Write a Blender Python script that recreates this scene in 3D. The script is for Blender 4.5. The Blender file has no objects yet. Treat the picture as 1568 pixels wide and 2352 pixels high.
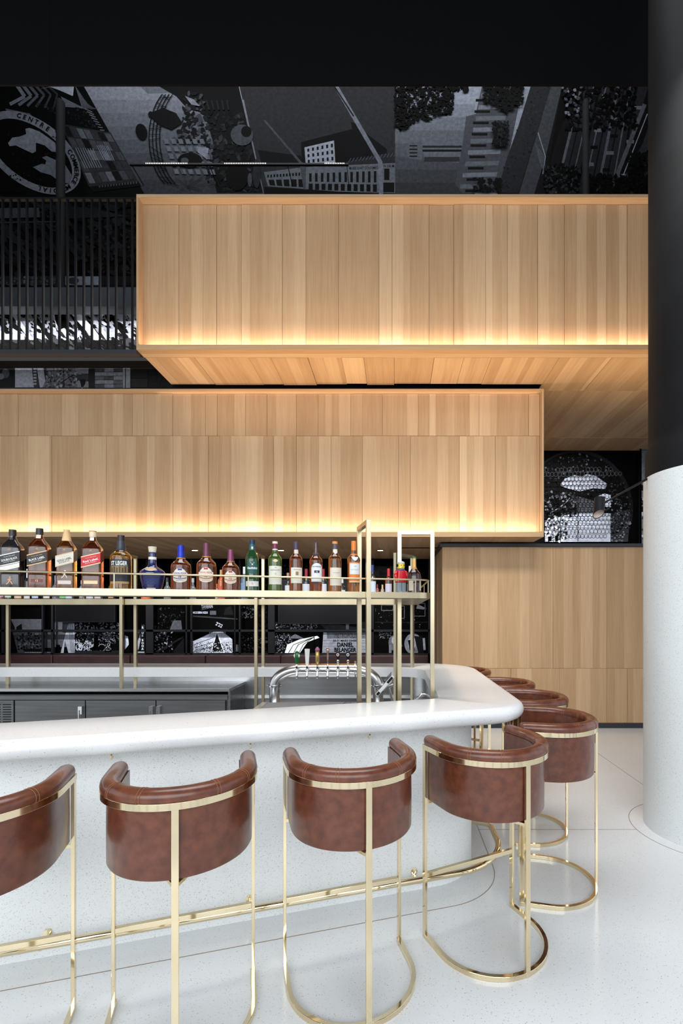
import bpy, bmesh, math, random
from mathutils import Vector, Matrix
R = random.Random(7)
C = bpy.context.scene.collection
PI = math.pi
# ---------------------------------------------------------------- camera, world, lights, exposure
F, CX, CY, EYE = 1110.0, 905.0, 1405.0, 1.6
cam = bpy.data.cameras.new('camera'); camo = bpy.data.objects.new('camera', cam); C.objects.link(camo)
camo.location = (0, 0, EYE); camo.rotation_euler = (PI/2, 0, 0)
cam.sensor_fit = 'HORIZONTAL'; cam.sensor_width = 36; cam.lens = F/1568*36
cam.shift_x = (784-CX)/1568; cam.shift_y = (CY-1176)/1568
bpy.context.scene.camera = camo
vs = bpy.context.scene.view_settings
vs.view_transform = 'Standard'; vs.look = 'None'; vs.gamma = 1; vs.use_curve_mapping = False; vs.exposure = 0.0
W = bpy.data.worlds.new('world'); bpy.context.scene.world = W; W.use_nodes = True
wn = W.node_tree; bg = wn.nodes['Background']
bg.inputs[0].default_value = (0.90, 0.95, 1.0, 1); bg.inputs[1].default_value = 1.32

def area(name, loc, rot, sx, sy, power, col=(1, 1, 1), spread=180):
    l = bpy.data.lights.new(name, 'AREA'); l.shape = 'RECTANGLE'; l.size = sx; l.size_y = sy
    l.energy = power; l.color = col; l.spread = math.radians(spread)
    o = bpy.data.objects.new(name, l); C.objects.link(o); o.location = loc; o.rotation_euler = rot
    return o
WARM = (1.0, 0.73, 0.53)
# daylight through the tall glazing behind the photographer
area('window_daylight', (-1.0, -3.6, 3.6), (math.radians(78), 0, 0), 9, 3.2, 370, (0.93, 0.97, 1.0))
area('bar_downlight', (-0.6, 2.6, 7.0), (0, 0, 0), 5, 2.5, 105, (0.98, 0.99, 1.0), 110)  # added fill above the bar, no fixture; brightens floor and counter top
area('aisle_downlight', (1.3, 3.0, 5.2), (math.radians(40), 0, 0), 2.6, 0.6, 34, (1.0, 0.96, 0.86), 70)  # unseen fill, added to brighten the low oak volume
area('mural_wash', (-1.0, 6.9, 12.6), (math.radians(42), 0, 0), 9, 0.5, 330, (0.95, 0.97, 1.0))  # extra light without a fitting, lifts the upper prints
# LED strips lying behind the lower lips of the two wooden boxes, pointing up
area('led_upper_box', (0.3, 5.405, 4.575), (PI-0.12, 0, 0), 6.2, 0.03, 27, WARM)
area('led_middle_box', (-2.6, 6.20, 2.625), (PI-0.12, 0, 0), 8.9, 0.03, 40, WARM)
area('led_soffit', (-0.6, 6.32, 4.455), (PI+0.75, 0, 0), 4.9, 0.2, 6, WARM)
area('soffit_uplight', (0.6, 4.9, 2.7), (PI-0.42, 0, 0), 6.5, 0.15, 22, (1.0, 0.68, 0.34), 62)  # added warm strip with no fixture, evens out the upper box soffit
for x_ in (-6.04, -4.55, -3.086, -1.752, -0.216): area('downlight_beam', (x_, 7.48, 2.54), (0.80, 0, 0), 0.08, 0.08, 17, (1.0, 0.95, 0.90), 80)
area('crumbling_wall_wash', (-6.0, 8.3, 5.92), (0.35, 0, 0), 7.0, 0.05, 60, (0.97, 0.98, 1.0))  # light put in under the ledge to raise the dim brick print
area('globe_wash', (3.0, 7.4, 4.4), (math.radians(35), 0, 0), 1.5, 0.1, 60, (1.0, 0.98, 0.95), 120)  # added light for the globe print, no lamp hangs there
area('led_mural', (-6.0, 8.2, 6.79), (0.25, 0, 0), 7.5, 0.1, 260, (1.0, 0.97, 0.93))

# ---------------------------------------------------------------- helpers
def P(x, y, z):
    """point seen at photo pixel x, y at depth z"""
    return Vector(((x-CX)/F*z, z, EYE-(y-CY)/F*z))
def X_at(x, z): return (x-CX)/F*z
def Z_at(y, z): return EYE-(y-CY)/F*z
def lin(c):
    c /= 255.0
    return c/12.92 if c <= 0.04045 else ((c+0.055)/1.055)**2.4
def rgb(r, g, b): return (lin(r), lin(g), lin(b), 1)

def obj(name, bm, m, parent=None, smooth=False, bevel=0, auto=None):
    me = bpy.data.meshes.new(name)
    bmesh.ops.recalc_face_normals(bm, faces=bm.faces[:])
    if auto is not None:
        for f in bm.faces: f.smooth = True
        for e in bm.edges:
            if len(e.link_faces) == 2 and e.calc_face_angle(0) > auto: e.smooth = False
    bm.to_mesh(me); bm.free()
    if smooth:
        for p in me.polygons: p.use_smooth = True
    if m: me.materials.append(m)
    o = bpy.data.objects.new(name, me); C.objects.link(o)
    if parent: o.parent = parent
    if bevel:
        b = o.modifiers.new('bevel', 'BEVEL'); b.width = bevel; b.segments = 2; b.limit_method = 'ANGLE'
    return o
def tag(o, label=None, cat=None, group=None, kind=None):
    if label: o['label'] = label
    if cat: o['category'] = cat
    if group: o['group'] = group
    if kind: o['kind'] = kind
    return o
def empty(name, loc=(0, 0, 0), rz=0):
    o = bpy.data.objects.new(name, None); o.empty_display_size = 0.05; C.objects.link(o)
    o.location = loc; o.rotation_euler = (0, 0, rz); return o
def copy_tree(o, parent=None):
    c = o.copy(); C.objects.link(c); c.parent = parent
    for ch in list(o.children): copy_tree(ch, c)
    return c
def box(bm, x0, x1, y0, y1, z0, z1, mat=None):
    v = [bm.verts.new((x, y, z)) for x in (x0, x1) for y in (y0, y1) for z in (z0, z1)]
    for f in ((0, 1, 3, 2), (4, 6, 7, 5), (0, 4, 5, 1), (2, 3, 7, 6), (0, 2, 6, 4), (1, 5, 7, 3)):
        bm.faces.new([v[i] for i in f])
    if mat:
        for a in v: a.co = mat @ a.co
def bx(*a):
    bm = bmesh.new(); box(bm, *a); return bm
def bar(bm, a, b, w, h=None, up=Vector((0, 0, 1))):
    """rectangular bar from a to b"""
    a = Vector(a); b = Vector(b); d = (b-a).normalized(); h = h or w
    if abs(d.dot(up)) > 0.98: up = Vector((0, 1, 0))
    s = d.cross(up).normalized(); u = s.cross(d).normalized()
    vs_ = []
    for p in (a, b):
        for i, j in ((-1, -1), (1, -1), (1, 1), (-1, 1)): vs_.append(bm.verts.new(p+s*i*w/2+u*j*h/2))
    for f in ((3, 2, 1, 0), (4, 5, 6, 7), (0, 1, 5, 4), (1, 2, 6, 5), (2, 3, 7, 6), (3, 0, 4, 7)):
        bm.faces.new([vs_[i] for i in f])
def tube(bm, pts, r, n=12, cap=True, sq=(1, 1)):
    pts = [Vector(p) for p in pts]; rr = r if isinstance(r, (list, tuple)) else [r]*len(pts)
    rings = []; prev = None
    for i, p in enumerate(pts):
        d = (pts[min(i+1, len(pts)-1)]-pts[max(i-1, 0)]).normalized()
        if prev is None:
            up = Vector((0, 0, 1)) if abs(d.z) < 0.9 else Vector((0, 1, 0))
            s = d.cross(up).normalized()
        else:
            s = (prev-d*prev.dot(d)).normalized()
        prev = s; u = s.cross(d).normalized()
        rings.append([bm.verts.new(p+(s*math.cos(2*PI*k/n)*sq[0]+u*math.sin(2*PI*k/n)*sq[1])*rr[i]) for k in range(n)])
    for a, b in zip(rings, rings[1:]):
        for k in range(n): bm.faces.new([a[k], a[(k+1) % n], b[(k+1) % n], b[k]])
    if cap:
        bm.faces.new(rings[0][::-1]); bm.faces.new(rings[-1])
def lathe(bm, prof, n=24, c=(0, 0, 0)):
    rings = []
    for r, z in prof:
        rings.append([bm.verts.new((c[0]+max(r, 1e-4)*math.cos(2*PI*k/n), c[1]+max(r, 1e-4)*math.sin(2*PI*k/n), c[2]+z)) for k in range(n)])
    for a, b in zip(rings, rings[1:]):
        for k in range(n): bm.faces.new([a[k], a[(k+1) % n], b[(k+1) % n], b[k]])
    bm.faces.new(rings[0][::-1]); bm.faces.new(rings[-1])
def normals2d(pts):
    out = []
    for i in range(len(pts)):
        a = pts[max(i-1, 0)]; b = pts[min(i+1, len(pts)-1)]
        d = Vector((b[0]-a[0], b[1]-a[1])).normalized(); out.append(Vector((d.y, -d.x)))
    return out
def sweep(bm, pts, section, z0=0, closed_ends=True):
    """pts 2D path; section list of (offset to the right of travel, z)"""
    ns = normals2d(pts); rings = []
    for p, n in zip(pts, ns):
        rings.append([bm.verts.new((p[0]+n.x*o, p[1]+n.y*o, z0+z)) for o, z in section])
    m = len(section)
    for a, b in zip(rings, rings[1:]):
        for k in range(m): bm.faces.new([a[k], a[(k+1) % m], b[(k+1) % m], b[k]])
    if closed_ends:
        bm.faces.new(rings[0][::-1]); bm.faces.new(rings[-1])
def rectsec(o0, o1, z0, z1): return [(o0, z0), (o1, z0), (o1, z1), (o0, z1)]

# ---------------------------------------------------------------- materials
def mat(name, col, rough=0.5, metal=0.0, spec=0.5, coat=0, trans=0, ior=1.45, emit=None, estr=0):
    m = bpy.data.materials.new(name); m.use_nodes = True
    b = m.node_tree.nodes['Principled BSDF']
    b.inputs['Base Color'].default_value = col if len(col) == 4 else (*col, 1)
    b.inputs['Roughness'].default_value = rough; b.inputs['Metallic'].default_value = metal
    b.inputs['Specular IOR Level'].default_value = spec; b.inputs['Coat Weight'].default_value = coat
    b.inputs['Coat Roughness'].default_value = 0.12
    b.inputs['Transmission Weight'].default_value = trans; b.inputs['IOR'].default_value = ior
    if emit: b.inputs['Emission Color'].default_value = emit; b.inputs['Emission Strength'].default_value = estr
    m['_'] = 1
    return m
def nd(m, t, **k):
    n = m.node_tree.nodes.new(t)
    for a, v in k.items():
        if a in n.inputs: n.inputs[a].default_value = v
        else: setattr(n, a, v)
    return n
def lk(m, a, b): m.node_tree.links.new(a, b)
def ramp(m, stops):
    n = nd(m, 'ShaderNodeValToRGB'); e = n.color_ramp.elements
    while len(e) < len(stops): e.new(0.5)
    for i, (p, c) in enumerate(stops): e[i].position = p; e[i].color = c
    return n
def noise_vary(m, c1, c2, scale, detail=4, stretch=(1, 1, 1), lo=0.35, hi=0.65, bump=0, bscale=None):
    tc = nd(m, 'ShaderNodeNewGeometry') if False else nd(m, 'ShaderNodeTexCoord')
    mp = nd(m, 'ShaderNodeMapping'); mp.inputs['Scale'].default_value = stretch
    no = nd(m, 'ShaderNodeTexNoise'); no.inputs['Scale'].default_value = scale; no.inputs['Detail'].default_value = detail
    rp = ramp(m, [(lo, c1), (hi, c2)])
    lk(m, tc.outputs['Object'], mp.inputs[0]); lk(m, mp.outputs[0], no.inputs[0]); lk(m, no.outputs[0], rp.inputs[0])
    b = m.node_tree.nodes['Principled BSDF']; lk(m, rp.outputs[0], b.inputs['Base Color'])
    if bump:
        n2 = nd(m, 'ShaderNodeTexNoise'); n2.inputs['Scale'].default_value = bscale or scale*4
        lk(m, mp.outputs[0], n2.inputs[0])
        bp = nd(m, 'ShaderNodeBump'); bp.inputs['Strength'].default_value = bump; bp.inputs['Distance'].default_value = 0.002
        lk(m, n2.outputs[0], bp.inputs['Height']); lk(m, bp.outputs[0], b.inputs['Normal'])
    return m
def terrazzo(name, base, rough, dark=(0.30, 0.29, 0.28, 1), dens=0.93, scale=150, coat=0.0):
    m = mat(name, base, rough, coat=coat)
    tc = nd(m, 'ShaderNodeTexCoord'); b = m.node_tree.nodes['Principled BSDF']
    col = None
    prev = nd(m, 'ShaderNodeRGB'); prev.outputs[0].default_value = base
    no = nd(m, 'ShaderNodeTexNoise'); no.inputs['Scale'].default_value = 1.3
    rp = ramp(m, [(0.3, tuple(c*0.95 for c in base[:3])+(1,)), (0.7, base)])
    lk(m, tc.outputs['Object'], no.inputs[0]); lk(m, no.outputs[0], rp.inputs[0]); cur = rp.outputs[0]
    for sc, th, cc in ((scale, dens, dark), (scale*1.9, 0.82, (0.66, 0.66, 0.65, 1)), (scale*0.75, 0.988, (0.48, 0.42, 0.37, 1))):
        v = nd(m, 'ShaderNodeTexVoronoi'); v.inputs['Scale'].default_value = sc
        lk(m, tc.outputs['Object'], v.inputs['Vector'])
        s = nd(m, 'ShaderNodeSeparateColor'); lk(m, v.outputs['Color'], s.inputs[0])
        g = nd(m, 'ShaderNodeMath', operation='GREATER_THAN'); g.inputs[1].default_value = th; lk(m, s.outputs[0], g.inputs[0])
        l = nd(m, 'ShaderNodeMath', operation='LESS_THAN'); l.inputs[1].default_value = 0.42; lk(m, v.outputs['Distance'], l.inputs[0])
        mu = nd(m, 'ShaderNodeMath', operation='MULTIPLY'); lk(m, g.outputs[0], mu.inputs[0]); lk(m, l.outputs[0], mu.inputs[1])
        mx = nd(m, 'ShaderNodeMix', data_type='RGBA'); lk(m, mu.outputs[0], mx.inputs['Factor'])
        lk(m, cur, mx.inputs['A']); mx.inputs['B'].default_value = cc; cur = mx.outputs['Result']
    lk(m, cur, b.inputs['Base Color']); return m
def wood(name, c_lo, c_hi, axis='Z'):
    """oak: per-stave tint from face attribute plus fine grain along the stave"""
    m = mat(name, c_hi, 0.6, spec=0.15)
    b = m.node_tree.nodes['Principled BSDF']
    tc = nd(m, 'ShaderNodeTexCoord'); at = nd(m, 'ShaderNodeAttribute'); at.attribute_name = 'tint'
    mp = nd(m, 'ShaderNodeMapping')
    mp.inputs['Scale'].default_value = {'Z': (1, 1, 0.035), 'Y': (1, 0.035, 1), 'X': (0.035, 1, 1)}[axis]
    ad = nd(m, 'ShaderNodeVectorMath', operation='MULTIPLY_ADD')
    lk(m, tc.outputs['Object'], mp.inputs[0]); lk(m, at.outputs['Color'], ad.inputs[0])
    ad.inputs[1].default_value = (37, 19, 53); lk(m, mp.outputs[0], ad.inputs[2])
    n1 = nd(m, 'ShaderNodeTexNoise'); n1.inputs['Scale'].default_value = 70; n1.inputs['Detail'].default_value = 5
    n2 = nd(m, 'ShaderNodeTexNoise'); n2.inputs['Scale'].default_value = 9; n2.inputs['Detail'].default_value = 3; n2.inputs['Distortion'].default_value = 0.6
    lk(m, ad.outputs[0], n1.inputs[0]); lk(m, ad.outputs[0], n2.inputs[0])
    s = nd(m, 'ShaderNodeMath', operation='MULTIPLY_ADD'); lk(m, n1.outputs[0], s.inputs[0]); s.inputs[1].default_value = 0.55
    s2 = nd(m, 'ShaderNodeMath', operation='MULTIPLY_ADD'); lk(m, n2.outputs[0], s2.inputs[0]); s2.inputs[1].default_value = 0.45
    sp = nd(m, 'ShaderNodeSeparateColor'); lk(m, at.outputs['Color'], sp.inputs[0])
    t = nd(m, 'ShaderNodeMath', operation='MULTIPLY_ADD'); lk(m, sp.outputs[0], t.inputs[0]); t.inputs[1].default_value = 0.55; t.inputs[2].default_value = -0.27
    lk(m, t.outputs[0], s2.inputs[2]); lk(m, s2.outputs[0], s.inputs[2])
    rp = ramp(m, [(0.15, c_lo), (0.95, c_hi)]); lk(m, s.outputs[0], rp.inputs[0]); lk(m, rp.outputs[0], b.inputs['Base Color'])
    return m

M = {}
M['terrazzo'] = terrazzo('terrazzo_floor', (0.77, 0.80, 0.825, 1), 0.16, dens=0.95, scale=230, dark=(0.48, 0.49, 0.50, 1))
M['terrazzo_base'] = terrazzo('terrazzo_base', (0.87, 0.90, 0.91, 1), 0.5, dens=0.90, scale=240, dark=(0.52, 0.52, 0.52, 1))
M['terrazzo_top'] = terrazzo('terrazzo_top', (0.82, 0.84, 0.86, 1), 0.22, dens=0.95, scale=280, dark=(0.64, 0.65, 0.65, 1))
M['terrazzo_col'] = terrazzo('terrazzo_column', (0.76, 0.80, 0.81, 1), 0.5, dens=0.91, scale=240, dark=(0.42, 0.43, 0.42, 1))
OAK = ((0.42, 0.265, 0.145, 1), (0.64, 0.455, 0.285, 1))
M['oakZ'] = wood('oak_vertical', *OAK, 'Z'); M['oakY'] = wood('oak_depth', *OAK, 'Y'); M['oakX'] = wood('oak_length', *OAK, 'X')
M['black'] = noise_vary(mat('black_paint', (0.012, 0.013, 0.015), 0.6, spec=0.12), (0.0075, 0.0082, 0.0095, 1), (0.010, 0.0108, 0.013, 1), 3)
M['bulk'] = mat('bulkhead_black', (0.0028, 0.0031, 0.0038), 0.6, spec=0.2)
M['black_matte'] = mat('black_plaster', (0.0045, 0.005, 0.006), 0.8, spec=0.15)
M['blackmetal'] = mat('black_metal', (0.007, 0.008, 0.010), 0.45, spec=0.2)
M['anthra'] = mat('anthracite_steel', (0.022, 0.026, 0.032), 0.45)
M['brass'] = noise_vary(mat('polished_brass', (0.86, 0.66, 0.36), 0.07, 1.0), (0.76, 0.63, 0.41, 1), (0.82, 0.70, 0.48, 1), 6)
M['satin'] = noise_vary(mat('satin_brass', (0.6, 0.5, 0.3), 0.32, 1.0), (0.50, 0.43, 0.29, 1), (0.60, 0.52, 0.36, 1), 5, stretch=(1, 1, 0.1))
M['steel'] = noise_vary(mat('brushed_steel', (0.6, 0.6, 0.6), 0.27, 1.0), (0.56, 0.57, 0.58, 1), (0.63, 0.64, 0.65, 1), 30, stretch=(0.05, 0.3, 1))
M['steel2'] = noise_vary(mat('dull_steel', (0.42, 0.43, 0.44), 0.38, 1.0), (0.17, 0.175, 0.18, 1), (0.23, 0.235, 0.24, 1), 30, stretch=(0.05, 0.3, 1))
M['chrome'] = mat('chrome', (0.75, 0.76, 0.77), 0.08, 1.0)
M['leather'] = noise_vary(mat('brown_leather', (0.15, 0.045, 0.022), 0.33, spec=0.55, coat=0.25), (0.095, 0.026, 0.013, 1), (0.155, 0.046, 0.022, 1), 26, 8, bump=0.12, bscale=220)
M['thread'] = mat('brown_thread', (0.30, 0.12, 0.06), 0.6)
M['oxblood'] = noise_vary(mat('oxblood_leather', (0.07, 0.018, 0.02), 0.4), (0.030, 0.012, 0.013, 1), (0.045, 0.017, 0.018, 1), 6)
M['inlay'] = mat('inlay_strip', (0.30, 0.24, 0.18), 0.5)
M['lamp_in'] = mat('lamp_lining', (0.5, 0.42, 0.36), 0.5)
M['glow'] = mat('lamp_glow', (1, 1, 1), 0.5, emit=(1.0, 0.75, 0.45, 1), estr=14)
M['bead'] = mat('bead_glow', (1, 1, 1), 0.5, emit=(1.0, 0.88, 0.80, 1), estr=1.6)  # glow imitating reflected dots, not a lamp

# ---------------------------------------------------------------- stave panels
def panel(name, u0, u1, v0, v1, frame, m, parent, jit=0.004, thick=0.018, gap=0.0018, st=(0.07, 0.15)):
    """one veneered panel with staves along v; frame maps (u, v, n) to world"""
    bm = bmesh.new(); lay = bm.loops.layers.color.new('tint')
    d = R.uniform(-jit, jit); u0 += gap; u1 -= gap; v0 += gap; v1 -= gap
    us = [u0]
    while us[-1] < u1-st[1]: us.append(us[-1]+R.uniform(*st))
    us.append(u1)
    def V(u, v, n): return bm.verts.new(frame(u, v, n))
    def face(vs_, t):
        f = bm.faces.new(vs_)
        for l in f.loops: l[lay] = t
    base = R.uniform(-0.12, 0.12); last = None
    for a, b in zip(us, us[1:]):
        t = min(1, max(0, 0.5+base+R.uniform(-0.42, 0.42))); t = (t, R.random(), R.random(), 1)
        face([V(a, v0, d), V(b, v0, d), V(b, v1, d), V(a, v1, d)], t)
        face([V(a, v0, d), V(a, v0, d-thick), V(b, v0, d-thick), V(b, v0, d)], t)
        face([V(a, v1, d), V(b, v1, d), V(b, v1, d-thick), V(a, v1, d-thick)], t)
        last = t
    face([V(u0, v0, d), V(u0, v1, d), V(u0, v1, d-thick), V(u0, v0, d-thick)], last)
    face([V(u1, v0, d), V(u1, v0, d-thick), V(u1, v1, d-thick), V(u1, v1, d)], last)
    return obj(name, bm, m, parent)
def tinted_box(name, dims, m, parent, t=0.6):
    bm = bx(*dims); lay = bm.loops.layers.color.new('tint')
    for f in bm.faces:
        for l in f.loops: l[lay] = (t, t, 0.3, 1)
    return obj(name, bm, m, parent)

# ---------------------------------------------------------------- setting
MZ = 8.75   # plane of the photo wall
def struct(name, bm, m, **k):
    o = obj(name, bm, m, **k); o['kind'] = 'structure'; return o
struct('floor', bx(-20, 18, -14, 9, -0.1, 0), M['terrazzo'])
struct('wall_back', bx(-9, 7, MZ+0.02, MZ+0.25, 0, 14), M['black_matte'])
struct('wall_right', bx(6.3, 6.5, 4.6, MZ, 0, 14), M['black_matte'])
struct('wall_left', bx(-8.6, -8.4, 4.0, MZ, 0, 14), M['black_matte'])
bk = bx(-9, 7, 5.38, 5.4, Z_at(199, 5.4), 9.1)
struct('wall_bulkhead', bk, M['bulk'])
struct('trim_1', bx(X_at(115, 5.4)-0.004, X_at(115, 5.4)+0.004, 5.376, 5.38, Z_at(199, 5.4), 9.1), M['black_matte'])
struct('ceiling', bx(-14, 12, -6.3, 5.4, 9.1, 9.3), M['black'])
bm = bmesh.new()
for k in range(-6, 6): box(bm, k*2.3-0.18, k*2.3+0.18, -6.3, -6.0, 0, 9.1)
for z0, z1 in ((0, 0.35), (2.9, 3.15), (6.0, 6.2), (8.8, 9.1)): box(bm, -14, 12.0, -6.28, -6.02, z0, z1)
struct('wall_front', bm, mat('dark_bronze_frame', (0.05, 0.04, 0.033), 0.5))  # unseen piers and transoms, added so the metals mirror dark streaks
struct('ceiling_atrium', bx(-9, 7, 5.6, 9, 13.8, 14), M['black_matte'])

# fillet path helper: polyline with rounded corners (2D)
def fillet(pts, rs, seg=14, dens=0):
    out = [Vector(pts[0])]
    for i in range(1, len(pts)-1):
        a, b, c = Vector(pts[i-1]), Vector(pts[i]), Vector(pts[i+1])
        d1 = (b-a).normalized(); d2 = (c-b).normalized(); ang = d1.angle(d2); r = rs[i-1]
        t = r*math.tan(ang/2); s = b-d1*t; cr = d1.x*d2.y-d1.y*d2.x; sg = 1 if cr > 0 else -1
        n = Vector((-d1.y, d1.x))*sg; cen = s+n*r
        for k in range(seg+1):
            th = sg*ang*k/seg; v = s-cen
            out.append(cen+Vector((v.x*math.cos(th)-v.y*math.sin(th), v.x*math.sin(th)+v.y*math.cos(th))))
    out.append(Vector(pts[-1])); return out
def loop_path(front, slope, right, back, r1, r2, xl=-4.6, seg=14):
    """open-left loop: front line y=front+slope*x, right side x=right, back y=back"""
    return fillet([(xl, front+slope*xl), (right, front+slope*right), (right, back), (xl, back)], (r1, r2), seg)

# floor inlay lines
bm = bmesh.new(); sweep(bm, loop_path(2.53, 0.297, 0.62, 5.2, 0.42, 0.4), rectsec(-0.002, 0.002, 0, 0.0012))
struct('trim_2', bm, M['inlay'])
struct('trim_3', bx(0.62, 1.78, 3.548, 3.552, 0, 0.0012), M['inlay'])
struct('trim_4', bx(2.298, 2.302, 4.07, 6.65, 0, 0.0012), M['inlay'])
bm = bmesh.new()
sweep(bm, [(2.3+0.52*math.cos(2*PI*k/64), 3.55+0.52*math.sin(2*PI*k/64)) for k in range(65)], rectsec(-0.002, 0.002, 0, 0.0012), closed_ends=False)
struct('trim_5', bm, M['inlay'])

# column
col = tag(empty('column', (2.3, 3.55, 0)), 'round column, speckled white below and black above', 'column', kind='structure')
bm = bmesh.new(); lathe(bm, [(0.42, 0), (0.42, 2.60)], 96)
obj('terrazzo_shaft', bm, M['terrazzo_col'], col, auto=0.6)
bm = bmesh.new(); lathe(bm, [(0.408, 2.60), (0.408, 2.80), (0.386, 2.84), (0.386, 2.90)], 96)
obj('collar', bm, M['black'], col, auto=0.6)
bm = bmesh.new(); lathe(bm, [(0.386, 2.90), (0.386, 9.1)], 96)
obj('black_shaft', bm, M['black'], col, auto=0.6)

# ---------------------------------------------------------------- wooden volumes
def fr_front(yf):      # facing the camera
    return lambda u, v, n: (u, yf-n, v)
def fr_under(zf):      # facing down, staves run in depth
    return lambda u, v, n: (u, v, zf-n)
def px_list(xs, z): return [X_at(x, z) for x in xs]
# upper box
B1Y = 5.38; b1b, b1t = 4.518, 6.248; b1l, b1r = X_at(313, B1Y), 4.6
ub = tag(empty('wooden_box', (b1l, B1Y, b1b)), 'upper oak clad box with glowing lower lip, left edge beside the black railing', 'wall box')
ub.location = (0, 0, 0)
tinted_box('top_frame', (b1l, b1r, B1Y, B1Y+1.2, b1t-0.035, b1t), M['oakX'], ub, 0.7)
tinted_box('bottom_frame', (b1l, b1r, B1Y, B1Y+0.09, b1b, b1b+0.055), M['oakX'], ub, 0.2)
tinted_box('side_frame', (b1l, b1l+0.022, B1Y, 6.19, b1b+0.055, b1t-0.035), M['oakZ'], ub, 0.5)
tinted_box('backing', (b1l+0.022, b1r, B1Y+0.115, 6.17, b1b+0.04, b1t-0.035), M['oakZ'], ub, 0.1)
seams = [322, 410, 466, 497, 554, 648, 702, 777, 870, 900, 985, 1042, 1115, 1165, 1235, 1296, 1392, 1440, 1500, 1570, 1650, 1720, 1800]
S1 = px_list(seams, B1Y+0.09); S1[-1] = b1r
for a, b in zip(S1, S1[1:]):
    panel('panel', a, b, b1b+0.03, b1t-0.037, fr_front(B1Y+0.095), M['oakZ'], ub, jit=0.005)
# soffit of the upper box
sx = [b1l+0.01, X_at(432, B1Y), X_at(560, B1Y), X_at(613, B1Y), X_at(700, B1Y), X_at(780, B1Y), X_at(833, B1Y), X_at(905, B1Y), X_at(1000, B1Y), X_at(1070, B1Y), X_at(1135, B1Y), 1.9]
tinted_box('soffit_strip', (b1l, b1r, B1Y+0.09, B1Y+0.17, b1b, b1b+0.03), M['oakX'], ub, 0.75)
for a, b in zip(sx, sx[1:]):
    panel('soffit_panel', a, b, B1Y+0.17, 6.2+R.choice((0, 0.015, -0.02)), fr_under(b1b), M['oakY'], ub, jit=0.006)
xs = [1.9, 2.5, 3.2, 3.9, 4.6]
for a, b in zip(xs, xs[1:]):
    panel('soffit_panel', a, b, B1Y+0.17, 6.38, fr_under(b1b), M['oakY'], ub, jit=0.005)
for a, b in zip([1.92, 2.75, 3.55, 4.6], [2.75, 3.55, 4.6]):
    panel('soffit_panel', a, b, 6.38, 8.1, fr_under(b1b), M['oakY'], ub, jit=0.005)
for a, b in zip([1.92, 2.3, 3.0, 3.9, 4.6], [2.3, 3.0, 3.9, 4.6]):
    panel('soffit_panel', a, b, 8.1, MZ, fr_under(b1b), M['oakY'], ub, jit=0.005)
struct('trim_6', bx(-2.9, 1.9, 6.34, MZ, 4.47, 4.60), M['black_matte'])

# middle box
B2Y = 6.175; b2b, b2t = 2.557, 4.448; b2r, b2l = X_at(1248.5, B2Y), -7.9
mb = tag(empty('wooden_box'), 'middle oak clad box behind the bottles, two rows of panels above a glowing lip', 'wall box')
tinted_box('top_frame', (b2l, b2r, B2Y, MZ, b2t-0.02, b2t), M['oakX'], mb, 0.7)
tinted_box('bottom_frame', (b2l, b2r, B2Y, B2Y+0.09, b2b, b2b+0.062), M['oakX'], mb, 0.3)
tinted_box('side_frame', (b2r-0.024, b2r, B2Y, MZ, b2b+0.062, b2t-0.02), M['oakZ'], mb, 0.6)
tinted_box('backing', (b2l, b2r-0.03, B2Y+0.115, 6.5, b2b+0.04, b2t-0.02), M['oakZ'], mb, 0.1)
zs = Z_at(1001, B2Y+0.09)
up = [-460, -330, -200, -90, 41, 180, 304, 330, 396, 471, 498, 563, 613, 680, 730, 805, 878, 960, 985, 1100, 1214, 1243]
lo = [-460, -350, -260, -120, -40, 43, 118, 243, 312, 397, 478, 505, 628, 680, 760, 832, 915, 942, 1055, 1137, 1243]
for ss, v0, v1 in ((up, zs, b2t-0.022), (lo, b2b+0.03, zs)):
    q = px_list(ss, B2Y+0.09)
    q[-1] = b2r-0.026
    for a, b in zip(q, q[1:]): panel('panel', a, b, v0, v1, fr_front(B2Y+0.095), M['oakZ'], mb, jit=0.0045)
q = [b2l, -6.8, -5.9, -4.8, -3.9, -2.9, -1.9, -0.8, 0.1, 0.75, 1.3, b2r]
for a, b in zip(q, q[1:]):
    panel('soffit_panel', a, b, B2Y+0.09, 7.2+R.choice((0, 0.2)), fr_under(b2b), M['oakY'], mb, jit=0.004)
    panel('soffit_panel', a, b, 7.4, MZ, fr_under(b2b), M['oakY'], mb, jit=0.004)
# right wooden volume under the mural
B3Y = 6.65; b3l, b3r, b3t = 0.66, 4.6, 2.49
rb = tag(empty('wooden_partition'), 'low oak clad volume right of the bar, between the bar and the column', 'partition')
pt = Z_at(1535, B3Y)
top_row = px_list([1015, 1088, 1269, 1393, 1480, 1600], B3Y); bot = px_list([1015, 1100, 1173, 1284, 1393, 1440, 1500, 1600], B3Y)
top_row[-1] = bot[-1] = b3r; top_row[0] = bot[0] = b3l
for a, b in zip(top_row, top_row[1:]): panel('panel', a, b, pt, b3t, fr_front(B3Y), M['oakZ'], rb, jit=0.003)
for a, b in zip(bot, bot[1:]): panel('panel', a, b, 0.07, pt, fr_front(B3Y), M['oakZ'], rb, jit=0.003)
tinted_box('backing', (b3l+0.02, b3r, B3Y+0.02, MZ, 0.0, b3t), M['oakZ'], rb, 0.1)
for a, b in ((B3Y+0.01, 7.35), (7.35, 8.1), (8.1, MZ)):
    panel('side_panel', a, b, 0.07, b3t, lambda u, v, n: (b3l-n, u, v), M['oakZ'], rb, jit=0.003)
obj('black_ledge', bx(b3l-0.03, b3r, B3Y-0.03, MZ, b3t, b3t+0.045), M['anthra'], rb)
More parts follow.
